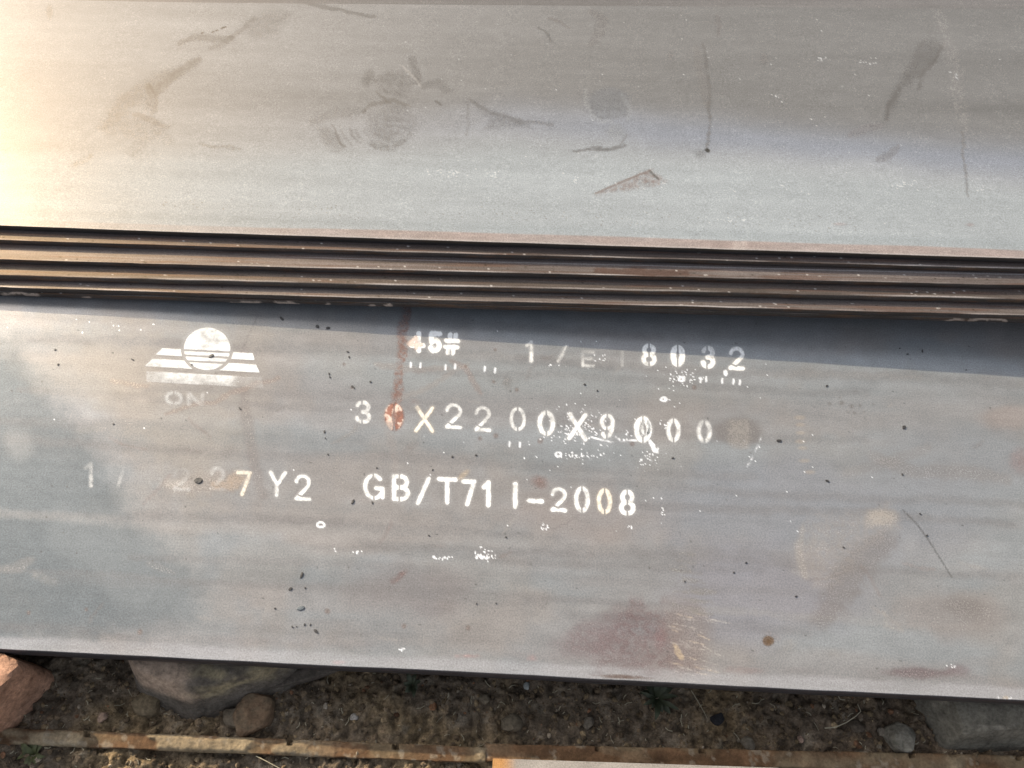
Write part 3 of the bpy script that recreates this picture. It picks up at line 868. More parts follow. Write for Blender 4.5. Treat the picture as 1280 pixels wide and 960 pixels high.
G = {   # strokes, stencil bridges; unit box, y down
    '0': ([arc(.5, .5, .5, .5, 0, 360, 30)], [[(.5, -.2), (.5, .22)], [(.5, .78), (.5, 1.2)]]),
    '8': ([arc(.5, .24, .42, .24, 0, 360, 24), arc(.5, .74, .5, .26, 0, 360, 24)], [[(.5, -.2), (.5, 1.2)]]),
    '3': ([arc(.5, .25, .45, .25, -160, 90), arc(.5, .74, .5, .26, -90, 165)], [[(.42, -.2), (.42, .15)], [(.42, .85), (.42, 1.2)]]),
    '2': ([arc(.5, .28, .48, .28, -175, 35) + [(.0, 1.0)], [(.0, 1.0), (1.0, 1.0)]], [[(.0, .78), (.5, .9)]]),
    '9': ([arc(.5, .3, .5, .3, 0, 360, 24), [(1.0, .3), (.95, .62), (.7, .9), (.3, 1.0), (.1, .85)]], [[(.5, -.2), (.5, .12)], [(.45, .45), (.45, 1.2)]]),
    '1': ([[(.55, .0), (.55, 1.0)], [(.1, .2), (.55, .03)]], []),
    'I': ([[(.5, .0), (.5, 1.0)]], []),
    '7': ([[(.0, .0), (1.0, .0)], [(1.0, .0), (.35, 1.0)]], []),
    '4': ([[(.62, .0), (.62, 1.0)], [(.45, .2), (.0, .7), (.35, .7)], [(.8, .7), (1.0, .7)]], []),
    '5': ([[(.15, .0), (.55, .0)], [(.85, .0), (1.0, .0)], [(.15, .0), (.12, .5), (.4, .42)], arc(.45, .68, .5, .32, -70, 70), [(.0, .85), (.25, 1.0)]], []),
    '#': ([[(.4, .0), (.2, 1.0)], [(.85, .0), (.6, 1.0)], [(.1, .34), (1.0, .34)], [(.0, .68), (.95, .68)]], [[(-.1, .52), (1.1, .52)]]),
    'G': ([arc(.5, .5, .5, .5, -45, -320, 26), [(.98, .56), (.98, .95)], [(.62, .56), (.98, .56)]], [[(.45, -.2), (.45, .15)], [(.5, .85), (.5, 1.2)]]),
    'B': ([[(.05, .0), (.05, 1.0)], [(.05, .0), (.5, .0)] + arc(.55, .24, .38, .24, -90, 90) + [(.05, .48)], [(.5, .48)] + arc(.55, .74, .45, .26, -90, 90) + [(.05, 1.0)]], [[(.42, -.2), (.42, 1.2)]]),
    'E': ([[(.05, .0), (.05, 1.0)], [(.05, .0), (1.0, .0)], [(.05, .5), (.8, .5)], [(.05, 1.0), (1.0, 1.0)]], []),
    'T': ([[(.0, .0), (1.0, .0)], [(.5, .0), (.5, 1.0)]], []),
    'Y': ([[(.0, .0), (.42, .5)], [(1.0, .0), (.45, .55)], [(.42, .5), (.42, 1.0)]], []),
    'X': ([[(.05, .0), (.95, 1.0)], [(.95, .0), (.0, 1.0)]], []),
    '/': ([[(1.0, .0), (.0, 1.0)]], []),
    '-': ([[(.0, .5), (1.0, .5)]], []),
    'N': ([[(.0, 1.0), (.0, .0)], [(.0, .0), (.9, 1.0)], [(1.0, 1.0), (1.0, .0)]], []),
}
KIND_OF = {'/': 'stencil_slash', '-': 'stencil_dash', '#': 'stencil_hash'}


def seg_dist(pts, x, y):
    best = np.full(x.shape, 1e9)
    for (a, b) in zip(pts[:-1], pts[1:]):
        d = (b[0] - a[0], b[1] - a[1])
        t = np.clip(((x - a[0]) * d[0] + (y - a[1]) * d[1]) / max(d[0] ** 2 + d[1] ** 2, 1e-9), 0, 1)
        best = np.minimum(best, np.hypot(x - a[0] - t * d[0], y - a[1] - t * d[1]))
    return best


def mask_mesh(name, u0, u1, v0, v1, maskf, step=0.9, z=0.0005, parent=None):
    us, vs_ = np.arange(u0, u1 + step, step), np.arange(v0, v1 + step, step)
    U, V = np.meshgrid(us, vs_)
    mk, colr = maskf(U, V)
    P = at(U.ravel(), V.ravel(), z)
    idx = np.arange(U.size).reshape(U.shape)
    q = np.stack([idx[:-1, :-1], idx[1:, :-1], idx[1:, 1:], idx[:-1, 1:]], -1).reshape(-1, 4)
    keep = mk.ravel()[q].max(1) > 0.05
    q = q[keep]
    if not len(q):
        return None
    used, inv = np.unique(q, return_inverse=True)
    co = P[used]
    loc = co.mean(0)
    cols = np.concatenate([np.asarray(colr).reshape(-1, 3)[used], mk.ravel()[used][:, None]], 1)
    me = mesh_np(name, co - loc, inv.reshape(-1, 4), cols, False)
    o = link(name, me, M_PAINT, parent)
    o.location = Vector(loc) - parent.location
    return o


def glyph(ch, u0, v0, u1, v1, top=1.0, bot=1.0, hw=2.6, soft=1.1, col=WHITE, seed=0, left=None, label=None, col2=None):
    hw -= 0.25
    strokes, gaps = G[ch]
    shear = 0.05                                                      # rows of letters run down to the right
    w, h_ = (u1 - u0) - 2 * hw, (v1 - v0) - 2 * hw
    if ch in 'I-1/':
        w = max(w, 0.1)
    cx, cy = (u0 + u1) / 2, (v0 + v1) / 2
    S = [[(u0 + hw + x * w, v0 + hw + y * max(h_, 0.1) + shear * (x - .5) * w) for x, y in s] for s in strokes]
    Gp = [[(u0 + hw + x * w, v0 + hw + y * h_) for x, y in s] for s in gaps]

    def f(U, V):
        d = np.full(U.shape, 1e9)
        for s in S:
            d = np.minimum(d, seg_dist(s, U, V))
        d = d + 1.1 * (fbm(U * 0.25, V * 0.25, 3, seed + 7) - 0.5)
        mk = 1 - sstep(hw - soft, hw + soft, d)
        over = 0.11 * (1 - sstep(hw, hw + 4.5, d))                    # faint overspray round the stencil
        for g_ in Gp:
            mk *= sstep(0.4, 1.5, seg_dist(g_, U, V))
        t = np.clip((V - v0) / (v1 - v0), 0, 1)
        fade = top * (1 - t) + bot * t
        if left is not None:
            s_ = np.clip((U - u0) / (u1 - u0), 0, 1)
            fade = fade * (left[0] * (1 - s_) + left[1] * s_)
        wear = np.clip(0.70 + 1.4 * (fbm(U * 0.13, V * 0.13, 5, seed + 31) - 0.32), 0.2, 1.1)
        mk = np.clip(np.maximum(mk, over * mk.max()) * fade * wear, 0, 1)
        c = np.broadcast_to(np.array(col), U.shape + (3,)).copy()
        if col2 is not None:
            k2 = sstep(0.42, 0.56, fbm(U * 0.16, V * 0.16, 4, seed + 61))[..., None]
            c = c * (1 - k2) + np.array(col2) * k2
        return mk, c
    nm = KIND_OF.get(ch, 'stencil_numeral' if ch.isdigit() else 'stencil_letter')
    o = mask_mesh(nm, u0 - 4, u1 + 4, v0 - 4, v1 + 4, f, 0.9, 0.0005 + 0.00002 * (seed % 5), low)
    if o is not None and label:
        o['label'] = label
    return o


CREAM = (0.74, 0.70, 0.63)
PINKISH = (0.74, 0.60, 0.54)
ROWS = [
    ('4', 511, 414, 532, 441, 1.3, 1.4, 3.3), ('5', 535, 414, 552.5, 441.5, 1.3, 1.4, 3.3), ('#', 554, 415.5, 575, 444, 1.2, 1.3, 2.9),
    ('1', 655, 425, 672, 453, 0.45, 0.75, 2.7), ('/', 696, 430, 710, 454, 0.3, 0.6, 2.3), ('E', 726, 438, 744, 459, 0.25, 0.55, 2.2), ('I', 774, 438, 782, 459, 0.16, 0.24, 2.2),
    ('8', 801.5, 429, 821, 458, 0.8, 1.0, 3.2), ('0', 838, 430.5, 856.5, 459, 0.85, 1.1, 4.0), ('3', 875.5, 432, 894.5, 461, 0.5, 1.1, 3.4), ('2', 910.5, 433, 931, 463, 0.75, 1.05, 2.9),
    ('3', 443.5, 500.5, 464, 530, 0.7, 0.6, 2.7), ('2', 556.5, 504, 578, 536, 0.5, 1.0, 2.4), ('2', 593, 507.5, 614, 539.5, 0.5, 0.95, 2.4),
    ('0', 637, 509, 657.5, 539, 0.62, 0.7, 2.4), ('0', 672, 513, 694, 545, 0.75, 0.85, 3.0), ('X', 709, 516, 735.5, 551, 0.95, 1.0, 2.9), ('9', 750, 517, 768.5, 549, 0.7, 0.9, 2.7),
    ('0', 792.5, 520.5, 815, 553.5, 1.0, 1.1, 3.6), ('0', 833, 523, 851, 553, 0.65, 0.75, 2.9), ('0', 871, 525, 890, 554, 0.4, 0.7, 2.8),
    ('1', 104, 577, 122, 610, 0.22, 0.4, 2.7), ('7', 141, 579, 158, 610, 0.03, 0.36, 2.5), ('0', 184, 581, 204, 612, 0.02, 0.07, 2.6), ('2', 216, 583, 238, 614, 0.03, 0.25, 2.6),
    ('2', 262, 583, 282, 614, 0.28, 0.1, 2.6), ('Y', 336, 588.5, 359, 621, 0.7, 0.9, 2.6), ('2', 368, 593, 389, 626, 0.7, 0.95, 2.5),
    ('G', 454, 592, 481, 625, 0.85, 1.0, 2.8), ('B', 489, 593, 512.5, 626.5, 0.95, 1.05, 3.0), ('/', 520, 595.5, 538.5, 632, 0.9, 1.0, 2.9), ('T', 546, 596.5, 572, 630.5, 0.9, 1.05, 3.0),
    ('7', 576.5, 599.5, 595.5, 633, 0.9, 1.0, 3.0), ('1', 601, 600.5, 619, 634, 0.9, 1.05, 3.2), ('I', 640, 602.5, 648.5, 636, 1.0, 1.05, 3.3), ('-', 659, 622.5, 680, 630, 1.1, 1.1, 3.0),
    ('2', 688, 609, 709, 640, 0.6, 1.1, 2.7), ('0', 717.5, 608, 737.5, 641, 0.85, 0.95, 3.0), ('8', 774, 612, 794.5, 645, 0.9, 1.0, 3.2),
]
for i, (ch, a, b, c, d, t, bo, hw) in enumerate(ROWS):
    glyph(ch, a, b, c, d, t, bo, hw, 1.2 if t > 0.45 else 1.8, WHITE, i * 3 + 1, label='ghostly worn character' if bo < 0.3 else None)
glyph('X', 518, 507.5, 544, 541, 0.85, 0.9, 2.5, 1.2, CREAM, 200, label='cream X with rust tint')
glyph('7', 295, 588.5, 315, 620.5, 0.75, 0.95, 2.6, 1.2, CREAM, 203, label='yellowed numeral')
glyph('0', 746, 610.5, 765.5, 643, 0.8, 0.9, 3.0, 1.2, CREAM, 206, label='rust-tinged zero')
glyph('0', 481, 504, 504.5, 538, 0.85, 0.85, 4.6, 2.0, (0.66, 0.53, 0.47), 209, label='zero stained orange red', col2=(0.26, 0.115, 0.085))
glyph('0', 206, 488.5, 228.5, 507, 0.4, 0.3, 2.6, 2.0, WHITE, 212, label='faded letter')
glyph('N', 234, 491, 256, 508, 0.42, 0.2, 3.0, 2.2, WHITE, 215, left=(1.1, 0.4), label='faded half-lost letter')
# second strike of the stencil, a little off the first
for ch, a, b, c, d in [('4', 508, 419, 529, 437), ('5', 538, 417, 552, 437), ('0', 800, 524, 814, 545)]:
    glyph(ch, a, b, c, d, 0.5, 0.7, 2.4, 1.6, PINKISH if ch == '4' else WHITE, 230 + int(a), label='blurred second strike')


def emblem(U, V):
    x, y = (U - 170) * 7.38, (V - 400) * 7.38
    ys = y - 0.055 * (x - 657)                                        # the emblem's own horizontals
    r_ = np.hypot((x - 657) / 1.09, y - 266)
    e = 6.0
    disc = 1 - sstep(196 - e, 196 + e, r_)
    for g0 in (288, 338, 389):
        yy = y - 0.05 * (x - 657)
        disc = disc * (1 - np.exp(-((yy - g0) / 10.5) ** 4) * 0.97 * sstep(500, 480, x * 0) )
    out = sstep(216, 228, r_)
    def band(t, b, l0, l1, r0, r1):
        k = np.clip((ys - t) / (b - t), 0, 1)
        l, rr = l0 + (l1 - l0) * k, r0 + (r1 - r0) * k
        return sstep(t - e, t + e, ys) * sstep(b + e, b - e, ys) * sstep(l - e, l + e, x) * sstep(rr + e, rr - e, x)
    b1 = band(284, 346, 240, 180, 1078, 1095) * out
    b2 = band(386, 458, 150, 80, 1110, 1140) * out
    b3 = band(502, 600, 95, 95, 1160, 1180) * out
    left = sstep(60, 330, x)
    right3 = (1 - 0.7 * sstep(860, 960, x)) * (0.55 + 0.45 * sstep(640, 500, y))
    mk = np.maximum(disc * 1.0, np.maximum(b1, b2) * (0.55 + 0.45 * left))
    mk = np.maximum(mk, b3 * (0.30 + 0.36 * left) * right3)
    over = 0.13 * (1 - sstep(200, 245, r_))
    mk = np.maximum(mk, over)
    wear = np.clip(0.72 + 1.2 * (fbm(U * 0.05, V * 0.12, 5, 301) - 0.36), 0.3, 1.05)
    return np.clip(mk * wear, 0, 1), np.broadcast_to(np.array(WHITE), U.shape + (3,)).copy()


mask_mesh('painted_emblem', 172, 336, 404, 486, emblem, 0.8, 0.0005, low)


# ------------------------------------------------------------------ ground
def ground_z(x, y):
    x, y = np.asarray(x, float), np.asarray(y, float)
    z = -0.108 - 0.010 * np.clip(x, -1.5, 1.5)
    z = z + 0.030 * (fbm(x * 5, y * 5, 3, 401) - 0.5) + 0.026 * (fbm(x * 22, y * 22, 4, 403) - 0.5)
    lump = np.abs(fbm(x * 60, y * 60, 3, 407) - 0.5) * 2
    z = z - 0.012 * (lump - 0.25) + 0.016 * (fbm(x * 110, y * 110, 4, 405) - 0.5)
    return z


fx, fy = np.arange(-0.95, 0.95, 0.0028), np.arange(-0.72, -0.42, 0.0028)
gx = np.concatenate([np.arange(-6, -1.7, 0.25), np.arange(-1.6, -0.955, 0.011), fx, np.arange(0.96, 1.6, 0.011), np.arange(1.7, 6, 0.25)])
gy = np.concatenate([np.arange(-5, -1.5, 0.25), np.arange(-1.4, -0.725, 0.009), fy, np.arange(-0.41, -0.2, 0.012), np.arange(-0.15, 6, 0.25)])
X, Y = np.meshgrid(gx, gy)
Z = ground_z(X, Y)
co = np.stack([X, Y, Z], -1).reshape(-1, 3)
idx = np.arange(X.size).reshape(X.shape)
q = np.stack([idx[:-1, :-1], idx[:-1, 1:], idx[1:, 1:], idx[1:, :-1]], -1).reshape(-1, 4)
u, v = project(co)
n1 = fbm(co[:, 0] * 9, co[:, 1] * 9, 4, 411)
n2 = fbm(co[:, 0] * 60, co[:, 1] * 60, 4, 413)
col = np.array([0.150, 0.118, 0.085])[None, :] * (0.45 + 1.1 * n2)[:, None]
k = sstep(0.45, 0.7, n1)[:, None]
col = col * (1 - k * 0.6) + np.array([0.26, 0.19, 0.105]) * k * 0.6
k = sstep(0.1, 0.8, co[:, 0])[:, None] * 0.6
col = col * (1 - k) + col * np.array([0.75, 0.68, 0.66]) * k
k = (sstep(0.6, 0.75, n2) * 0.5)[:, None]
col = col * (1 - k) + np.array([0.23, 0.20, 0.155]) * k
cols = np.concatenate([col, np.ones((len(u), 1))], 1)
g = link('ground', mesh_np('ground', co, q, cols, True), M_EARTH)
tag(g, kind='structure')

# clods, grit and small stones of the soil: one mass
ico = bmesh.new()
bmesh.ops.create_icosphere(ico, subdivisions=1, radius=1.0)
ICO_V = np.array([v_.co[:] for v_ in ico.verts])
ICO_T = np.array([[v_.index for v_ in f_.verts] for f_ in ico.faces])
ico.free()
rs = np.random.RandomState(77)
NV, NT, NC = [], [], []
LOWF0 = float(LOW_FRONT(0.0))
for i in range(9000):
    x = rs.rand() * 1.9 - 0.95
    y = LOW_FRONT(x) + 0.05 - rs.rand() * 0.22
    r_ = 0.0009 + 0.0045 * rs.rand() ** 4 + (0.005 * rs.rand() if rs.rand() < 0.012 else 0)
    sc = np.array([1, 0.7 + 0.5 * rs.rand(), 0.5 + 0.4 * rs.rand()]) * r_
    vv = ICO_V * (1 + 0.7 * (rs.rand(len(ICO_V), 1) - 0.5)) * sc
    t = rs.rand() * 6.28
    vv = np.stack([vv[:, 0] * math.cos(t) - vv[:, 1] * math.sin(t), vv[:, 0] * math.sin(t) + vv[:, 1] * math.cos(t), vv[:, 2]], 1)
    vv += np.array([x, y, float(ground_z(x, y)) + r_ * 0.2])
    NT.append(ICO_T + len(ICO_V) * i)
    NV.append(vv)
    p = rs.rand()
    c = np.array([0.155, 0.115, 0.075]) if p < 0.66 else np.array([0.22, 0.165, 0.10]) if p < 0.94 else np.array([0.30, 0.25, 0.19]) if p < 0.975 else np.array([0.22, 0.12, 0.07])
    NC.append(np.repeat((c * (0.6 + 0.7 * rs.rand()))[None, :], len(ICO_V), 0))
NV, NT, NC = np.concatenate(NV), np.concatenate(NT), np.concatenate(NC)
cl = link('gravel', mesh_np('gravel', NV, np.zeros((0, 4), np.int32), np.concatenate([NC, np.ones((len(NC), 1))], 1), False, None, NT), M_EARTH)
tag(cl, 'loose crumbs of brown soil and grit', 'gravel', kind='stuff')


# ------------------------------------------------------------------ stones
bm = bmesh.new()
bmesh.ops.create_icosphere(bm, subdivisions=5, radius=1.0)
SPH_V = np.array([v_.co[:] for v_ in bm.verts])
SPH_V /= np.linalg.norm(SPH_V, axis=1, keepdims=True)
SPH_T = np.array([[v_.index for v_ in f_.verts] for f_ in bm.faces])
bm.free()
bm = bmesh.new()
bmesh.ops.create_icosphere(bm, subdivisions=3, radius=1.0)
SP3_V = np.array([v_.co[:] for v_ in bm.verts])
SP3_V /= np.linalg.norm(SP3_V, axis=1, keepdims=True)
SP3_T = np.array([[v_.index for v_ in f_.verts] for f_ in bm.faces])
bm.free()


def fbm3(p, s, o, seed):
    return (fbm(p[:, 0] * s + 5.1, p[:, 1] * s, o, seed) + fbm(p[:, 1] * s, p[:, 2] * s + 3.3, o, seed + 17) + fbm(p[:, 2] * s, p[:, 0] * s + 9.2, o, seed + 29)) / 3


def rock(name, px, z, size, planes, colf, seed, rot=0.0, fine=True, rough=0.02, power=14):
    """stone bounded by planes (normal, distance) in its own units, softened and roughened; centre is where pixel px meets height z"""
    V0, T0 = (SPH_V, SPH_T) if fine else (SP3_V, SP3_T)
    q_ = np.random.RandomState(seed)
    planes = list(planes)
    for i in range(9):
        nn_ = q_.normal(size=3)
        nn_ /= np.linalg.norm(nn_)
        planes.append((nn_, 0.85 + 0.3 * q_.rand()))
    power = max(power, 26)
    inv = np.zeros(len(V0))
    for nrm, d in planes:
        nrm = np.array(nrm, float)
        nrm /= np.linalg.norm(nrm)
        inv += np.clip(V0 @ nrm / d, 0, None) ** power
    r_ = inv ** (-1.0 / power)
    P = V0 * r_[:, None]
    d = fbm3(P, 3.0, 4, seed) - 0.5
    P = P * (1 + rough * 5 * d[:, None]) 
    P = P * (1 + rough * 2.0 * (fbm3(P, 14.0, 3, seed + 50) - 0.5)[:, None])
    own = P.copy()
    P = P * np.array(size)
    c, s = math.cos(rot), math.sin(rot)
    P = np.stack([P[:, 0] * c - P[:, 1] * s, P[:, 0] * s + P[:, 1] * c, P[:, 2]], 1)
    ctr = at(px[0], px[1], z)
    col = colf(own, P + ctr)
    cols = np.concatenate([col, np.ones((len(P), 1))], 1)
    me = mesh_np(name, P, np.zeros((0, 4), np.int32), cols, True, R(38), T0)
    return link(name, me, M_STONE, None, ctr)


def outline_rock(name, outline, zref, top, bottom, tilts, extra, colf, seed, rough, power, chips=10):
    """stone whose plan is the outline seen in the photograph at height zref; each side leans in by its tilt; extra = more facets"""
    pts = at(np.array([p[0] for p in outline]), np.array([p[1] for p in outline]), zref)
    ctr = pts.mean(0)
    ctr[2] = (top + bottom) / 2
    pl = [(np.array([0, 0, 1.0]), top - ctr[2]), (np.array([0, 0, -1.0]), ctr[2] - bottom)]
    for i in range(len(pts)):
        a, b = pts[i], pts[(i + 1) % len(pts)]
        d = b - a
        nrm = np.array([d[1], -d[0], 0.0])
        nrm /= np.linalg.norm(nrm)
        if nrm @ (a - ctr) < 0:
            nrm = -nrm
        t = R(tilts[i])
        nrm = nrm * math.cos(t) + np.array([0, 0, math.sin(t)])
        pl.append((nrm, max(nrm @ (a - ctr), 0.004)))
    for nrm, px, z in extra:
        nrm = np.array(nrm, float)
        nrm /= np.linalg.norm(nrm)
        pl.append((nrm, max(nrm @ (at(px[0], px[1], z) - ctr), 0.004)))
    q_ = np.random.RandomState(seed)
    hull = np.min([np.where(SPH_V @ n_ > 0.02, d_ / np.maximum(SPH_V @ n_, 0.02), 9.0) for n_, d_ in pl], 0)
    pts_h = SPH_V * hull[:, None]
    for i in range(chips):                                            # broken corners
        nrm = q_.normal(size=3)
        nrm[2] = abs(nrm[2]) * 0.7
        nrm /= np.linalg.norm(nrm)
        pl.append((nrm, (pts_h @ nrm).max() * (0.86 + 0.10 * q_.rand())))
    inv = np.zeros(len(SPH_V))
    for nrm, d in pl:
        inv += np.clip(SPH_V @ nrm / d, 0, None) ** power
    P = SPH_V * (inv ** (-1.0 / power))[:, None]
    ext = np.abs(P).max(0)
    own = P / ext
    size = float(np.sort(ext)[1])
    nz = fbm3(P / size, 2.2, 4, seed) - 0.5
    P = P + SPH_V * (size * rough * (6 * nz + 2.5 * (fbm3(P / size, 9.0, 4, seed + 50) - 0.5) + 1.2 * (fbm3(P / size, 30.0, 3, seed + 70) - 0.5)))[:, None]
    cols = np.concatenate([colf(own, P + ctr), np.ones((len(P), 1))], 1)
    me = mesh_np(name, P, np.zeros((0, 4), np.int32), cols, True, R(24), SPH_T)
    return link(name, me, M_STONE, None, ctr)


BOX = [((1, 0, 0), 1), ((-1, 0, 0), 1), ((0, 1, 0), 1), ((0, -1, 0), 1), ((0, 0, 1), 1), ((0, 0, -1), 1)]


def c_brick(own, wp):
    n = fbm3(own, 9, 4, 5)
    c = np.array([0.42, 0.245, 0.165])[None, :] * (0.7 + 0.6 * n)[:, None]
    k = sstep(0.58, 0.72, fbm3(own, 20, 3, 8))[:, None]
    return c * (1 - k * 0.6) + np.array([0.12, 0.06, 0.04]) * k * 0.6


brick = outline_rock('brick', [(-120, 827), (40, 828), (61, 838), (62, 850), (10, 911), (-40, 932), (-150, 905)], -0.085, -0.004, -0.125, [0, 2, 5, 6, 4, 3, 0], [], c_brick, 501, 0.010, 44, 0)
tag(brick, 'orange clay brick chunk against the lettered plate, its top catching the sun', 'brick')


def c_big(own, wp):
    u_, v_ = project(wp)
    n = fbm3(own, 5, 4, 15)
    c = np.array([0.125, 0.108, 0.09])[None, :] * (0.5 + 1.0 * n)[:, None]
    k = (sstep(0.15, 0.4, own[:, 2]) * sstep(0.0, -0.3, own[:, 0] + 0.6 * (fbm3(own, 4, 3, 18) - 0.5)))[:, None]
    c = c * (1 - k * 0.85) + np.array([0.36, 0.275, 0.21]) * (0.75 + 0.5 * n)[:, None] * k * 0.85
    k = (sstep(0.15, 0.5, own[:, 2]) * sstep(-0.35, 0.1, own[:, 0]) * sstep(0.4, 0.6, fbm3(own, 7, 4, 19)))[:, None]
    return c * (1 - k * 0.8) + np.array([0.32, 0.27, 0.17]) * k * 0.8


big = outline_rock('stone', [(163, 780), (160, 836), (176, 868), (203, 891), (265, 903), (314, 895), (348, 866), (398, 842), (420, 790)], -0.098, -0.034, -0.135, [8, 20, 24, 26, 24, 22, 16, 8, 0],
                   [((0.05, -0.22, 1), (262, 836), -0.040), ((-.25, -1.0, .55), (215, 868), -0.066), ((.35, -1.0, .50), (290, 862), -0.066)], c_big, 517, 0.020, 60, 18)
tag(big, 'large pale-topped grey stone under the lettered plate, right of the brick', 'stone')


def c_brown(a, b):
    def f(own, wp):
        n = fbm3(own, 6, 4, int(a[0] * 1000))
        k = sstep(0.4, 0.65, fbm3(own, 4, 3, 27))[:, None]
        return (np.array(a) * (1 - k) + np.array(b) * k) * (0.6 + 0.8 * n)[:, None]
    return f


s = rock('stone', (320, 891), -0.104, (0.032, 0.026, 0.022), BOX + [((1, 1, .3), 1.0), ((-1, 1, .5), 1.05), ((1, -1, .2), 1.0)], c_brown((0.165, 0.11, 0.07), (0.14, 0.105, 0.07)), 521, 0.5)
tag(s, 'small reddish brown stone below the right end of the large stone', 'stone')
s = rock('stone', (296, 898), -0.106, (0.018, 0.014, 0.014), BOX + [((1, 1, .3), 1.0), ((-1, -1, .5), 1.05)], c_brown((0.15, 0.12, 0.085), (0.12, 0.10, 0.075)), 523, 0.2, False)
tag(s, 'little yellow-brown stone touching the reddish one', 'stone')
s = rock('stone', (378, 842), -0.098, (0.060, 0.012, 0.014), BOX + [((1, 1, .3), 1.0)], c_brown((0.10, 0.085, 0.07), (0.12, 0.10, 0.085)), 525, R(18))
tag(s, 'long thin dark slab poking from under the lettered plate', 'stone')


def c_right(own, wp):
    n = fbm3(own, 5, 4, 35)
    c = np.array([0.150, 0.138, 0.112])[None, :] * (0.7 + 0.6 * n)[:, None]
    k = sstep(0.62, 0.72, fbm3(own, 6, 3, 37))[:, None]
    return c * (1 - k * 0.7) + np.array([0.34, 0.31, 0.26]) * k * 0.7


s = outline_rock('stone', [(1126, 845), (1130, 872), (1142, 903), (1160, 924), (1188, 937), (1300, 930), (1390, 900), (1390, 850)], -0.102, -0.036, -0.14, [10, 16, 18, 22, 24, 16, 0, 0],
                 [((0, -0.30, 1), (1250, 868), -0.043), ((-1.0, -.35, .45), (1185, 900), -0.075)], c_right, 531, 0.018, 50, 9)
tag(s, 'large smooth grey stone under the right end of the lettered plate', 'stone')
s = rock('stone', (1125, 922), -0.108, (0.021, 0.022, 0.020), BOX + [((1, 1, .3), .95), ((-1, 1, .4), .95), ((1, -1, .5), .95), ((-1, -1, .3), 1.0)], c_brown((0.20, 0.185, 0.155), (0.17, 0.16, 0.13)), 533, 0.4, True)
tag(s, 'fist of grey stone standing left of the large smooth stone', 'stone')
PEB = [((443, 896), 0.0062, (0.46, 0.42, 0.38), 'white pebble in the soil below the plate'), ((128, 896), 0.0075, (0.34, 0.24, 0.18), 'pinkish three-cornered pebble between brick and large stone'),
       ((658, 857), 0.0055, (0.36, 0.38, 0.37), 'pale blue-grey pebble close under the plate edge'), ((1102, 915), 0.0075, (0.27, 0.235, 0.19), 'pale pebble left of the fist of grey stone'),
       ((1070, 908), 0.0125, (0.115, 0.092, 0.07), 'flat dark pebble beside the dry grass stem'), ((897, 900), 0.0100, (0.030, 0.030, 0.034), 'round black pebble on shaded soil'),
       ((541, 884), 0.0070, (0.25, 0.13, 0.07), 'rust coloured pebble in the middle of the soil'), ((1001, 924), 0.0055, (0.34, 0.24, 0.19), 'tiny orange-pink pebble near the rusty bar'),
       ((606, 873), 0.0085, (0.17, 0.14, 0.10), 'round brown clod under the middle of the plate'), ((640, 903), 0.0160, (0.15, 0.125, 0.09), 'lumpy brown clod by the bar joint'),
       ((735, 903), 0.0095, (0.19, 0.165, 0.13), 'yellowish pebble half sunk in soil right of the bar joint'), ((407, 882), 0.0045, (0.36, 0.31, 0.25), 'cream crumb of stone left of the white pebble'),
       ((935, 930), 0.0110, (0.19, 0.165, 0.13), 'rough brown stone touching the rusty bar'), ((182, 880), 0.0210, (0.16, 0.125, 0.08), 'ochre clod of earth beside the large stone')]
for i, (p, r_, c, lab) in enumerate(PEB):
    w = at(p[0], p[1], -0.105)
    zz = float(ground_z(w[0], w[1])) + r_ * 0.35
    o = rock('clod' if 'clod' in lab else 'pebble', p, zz, (r_, r_ * 0.8, r_ * 0.6), BOX + [((1, 1, .3), .95), ((-1, 1, .4), .9), ((1, -.6, .5), .95)], c_brown(c, tuple(x * 0.85 for x in c)), 540 + i, i * 0.7, False, 0.03 if r_ < 0.013 else 0.06)
    tag(o, lab, 'clod' if 'clod' in lab else 'pebble', 'clods and pebbles on the soil')


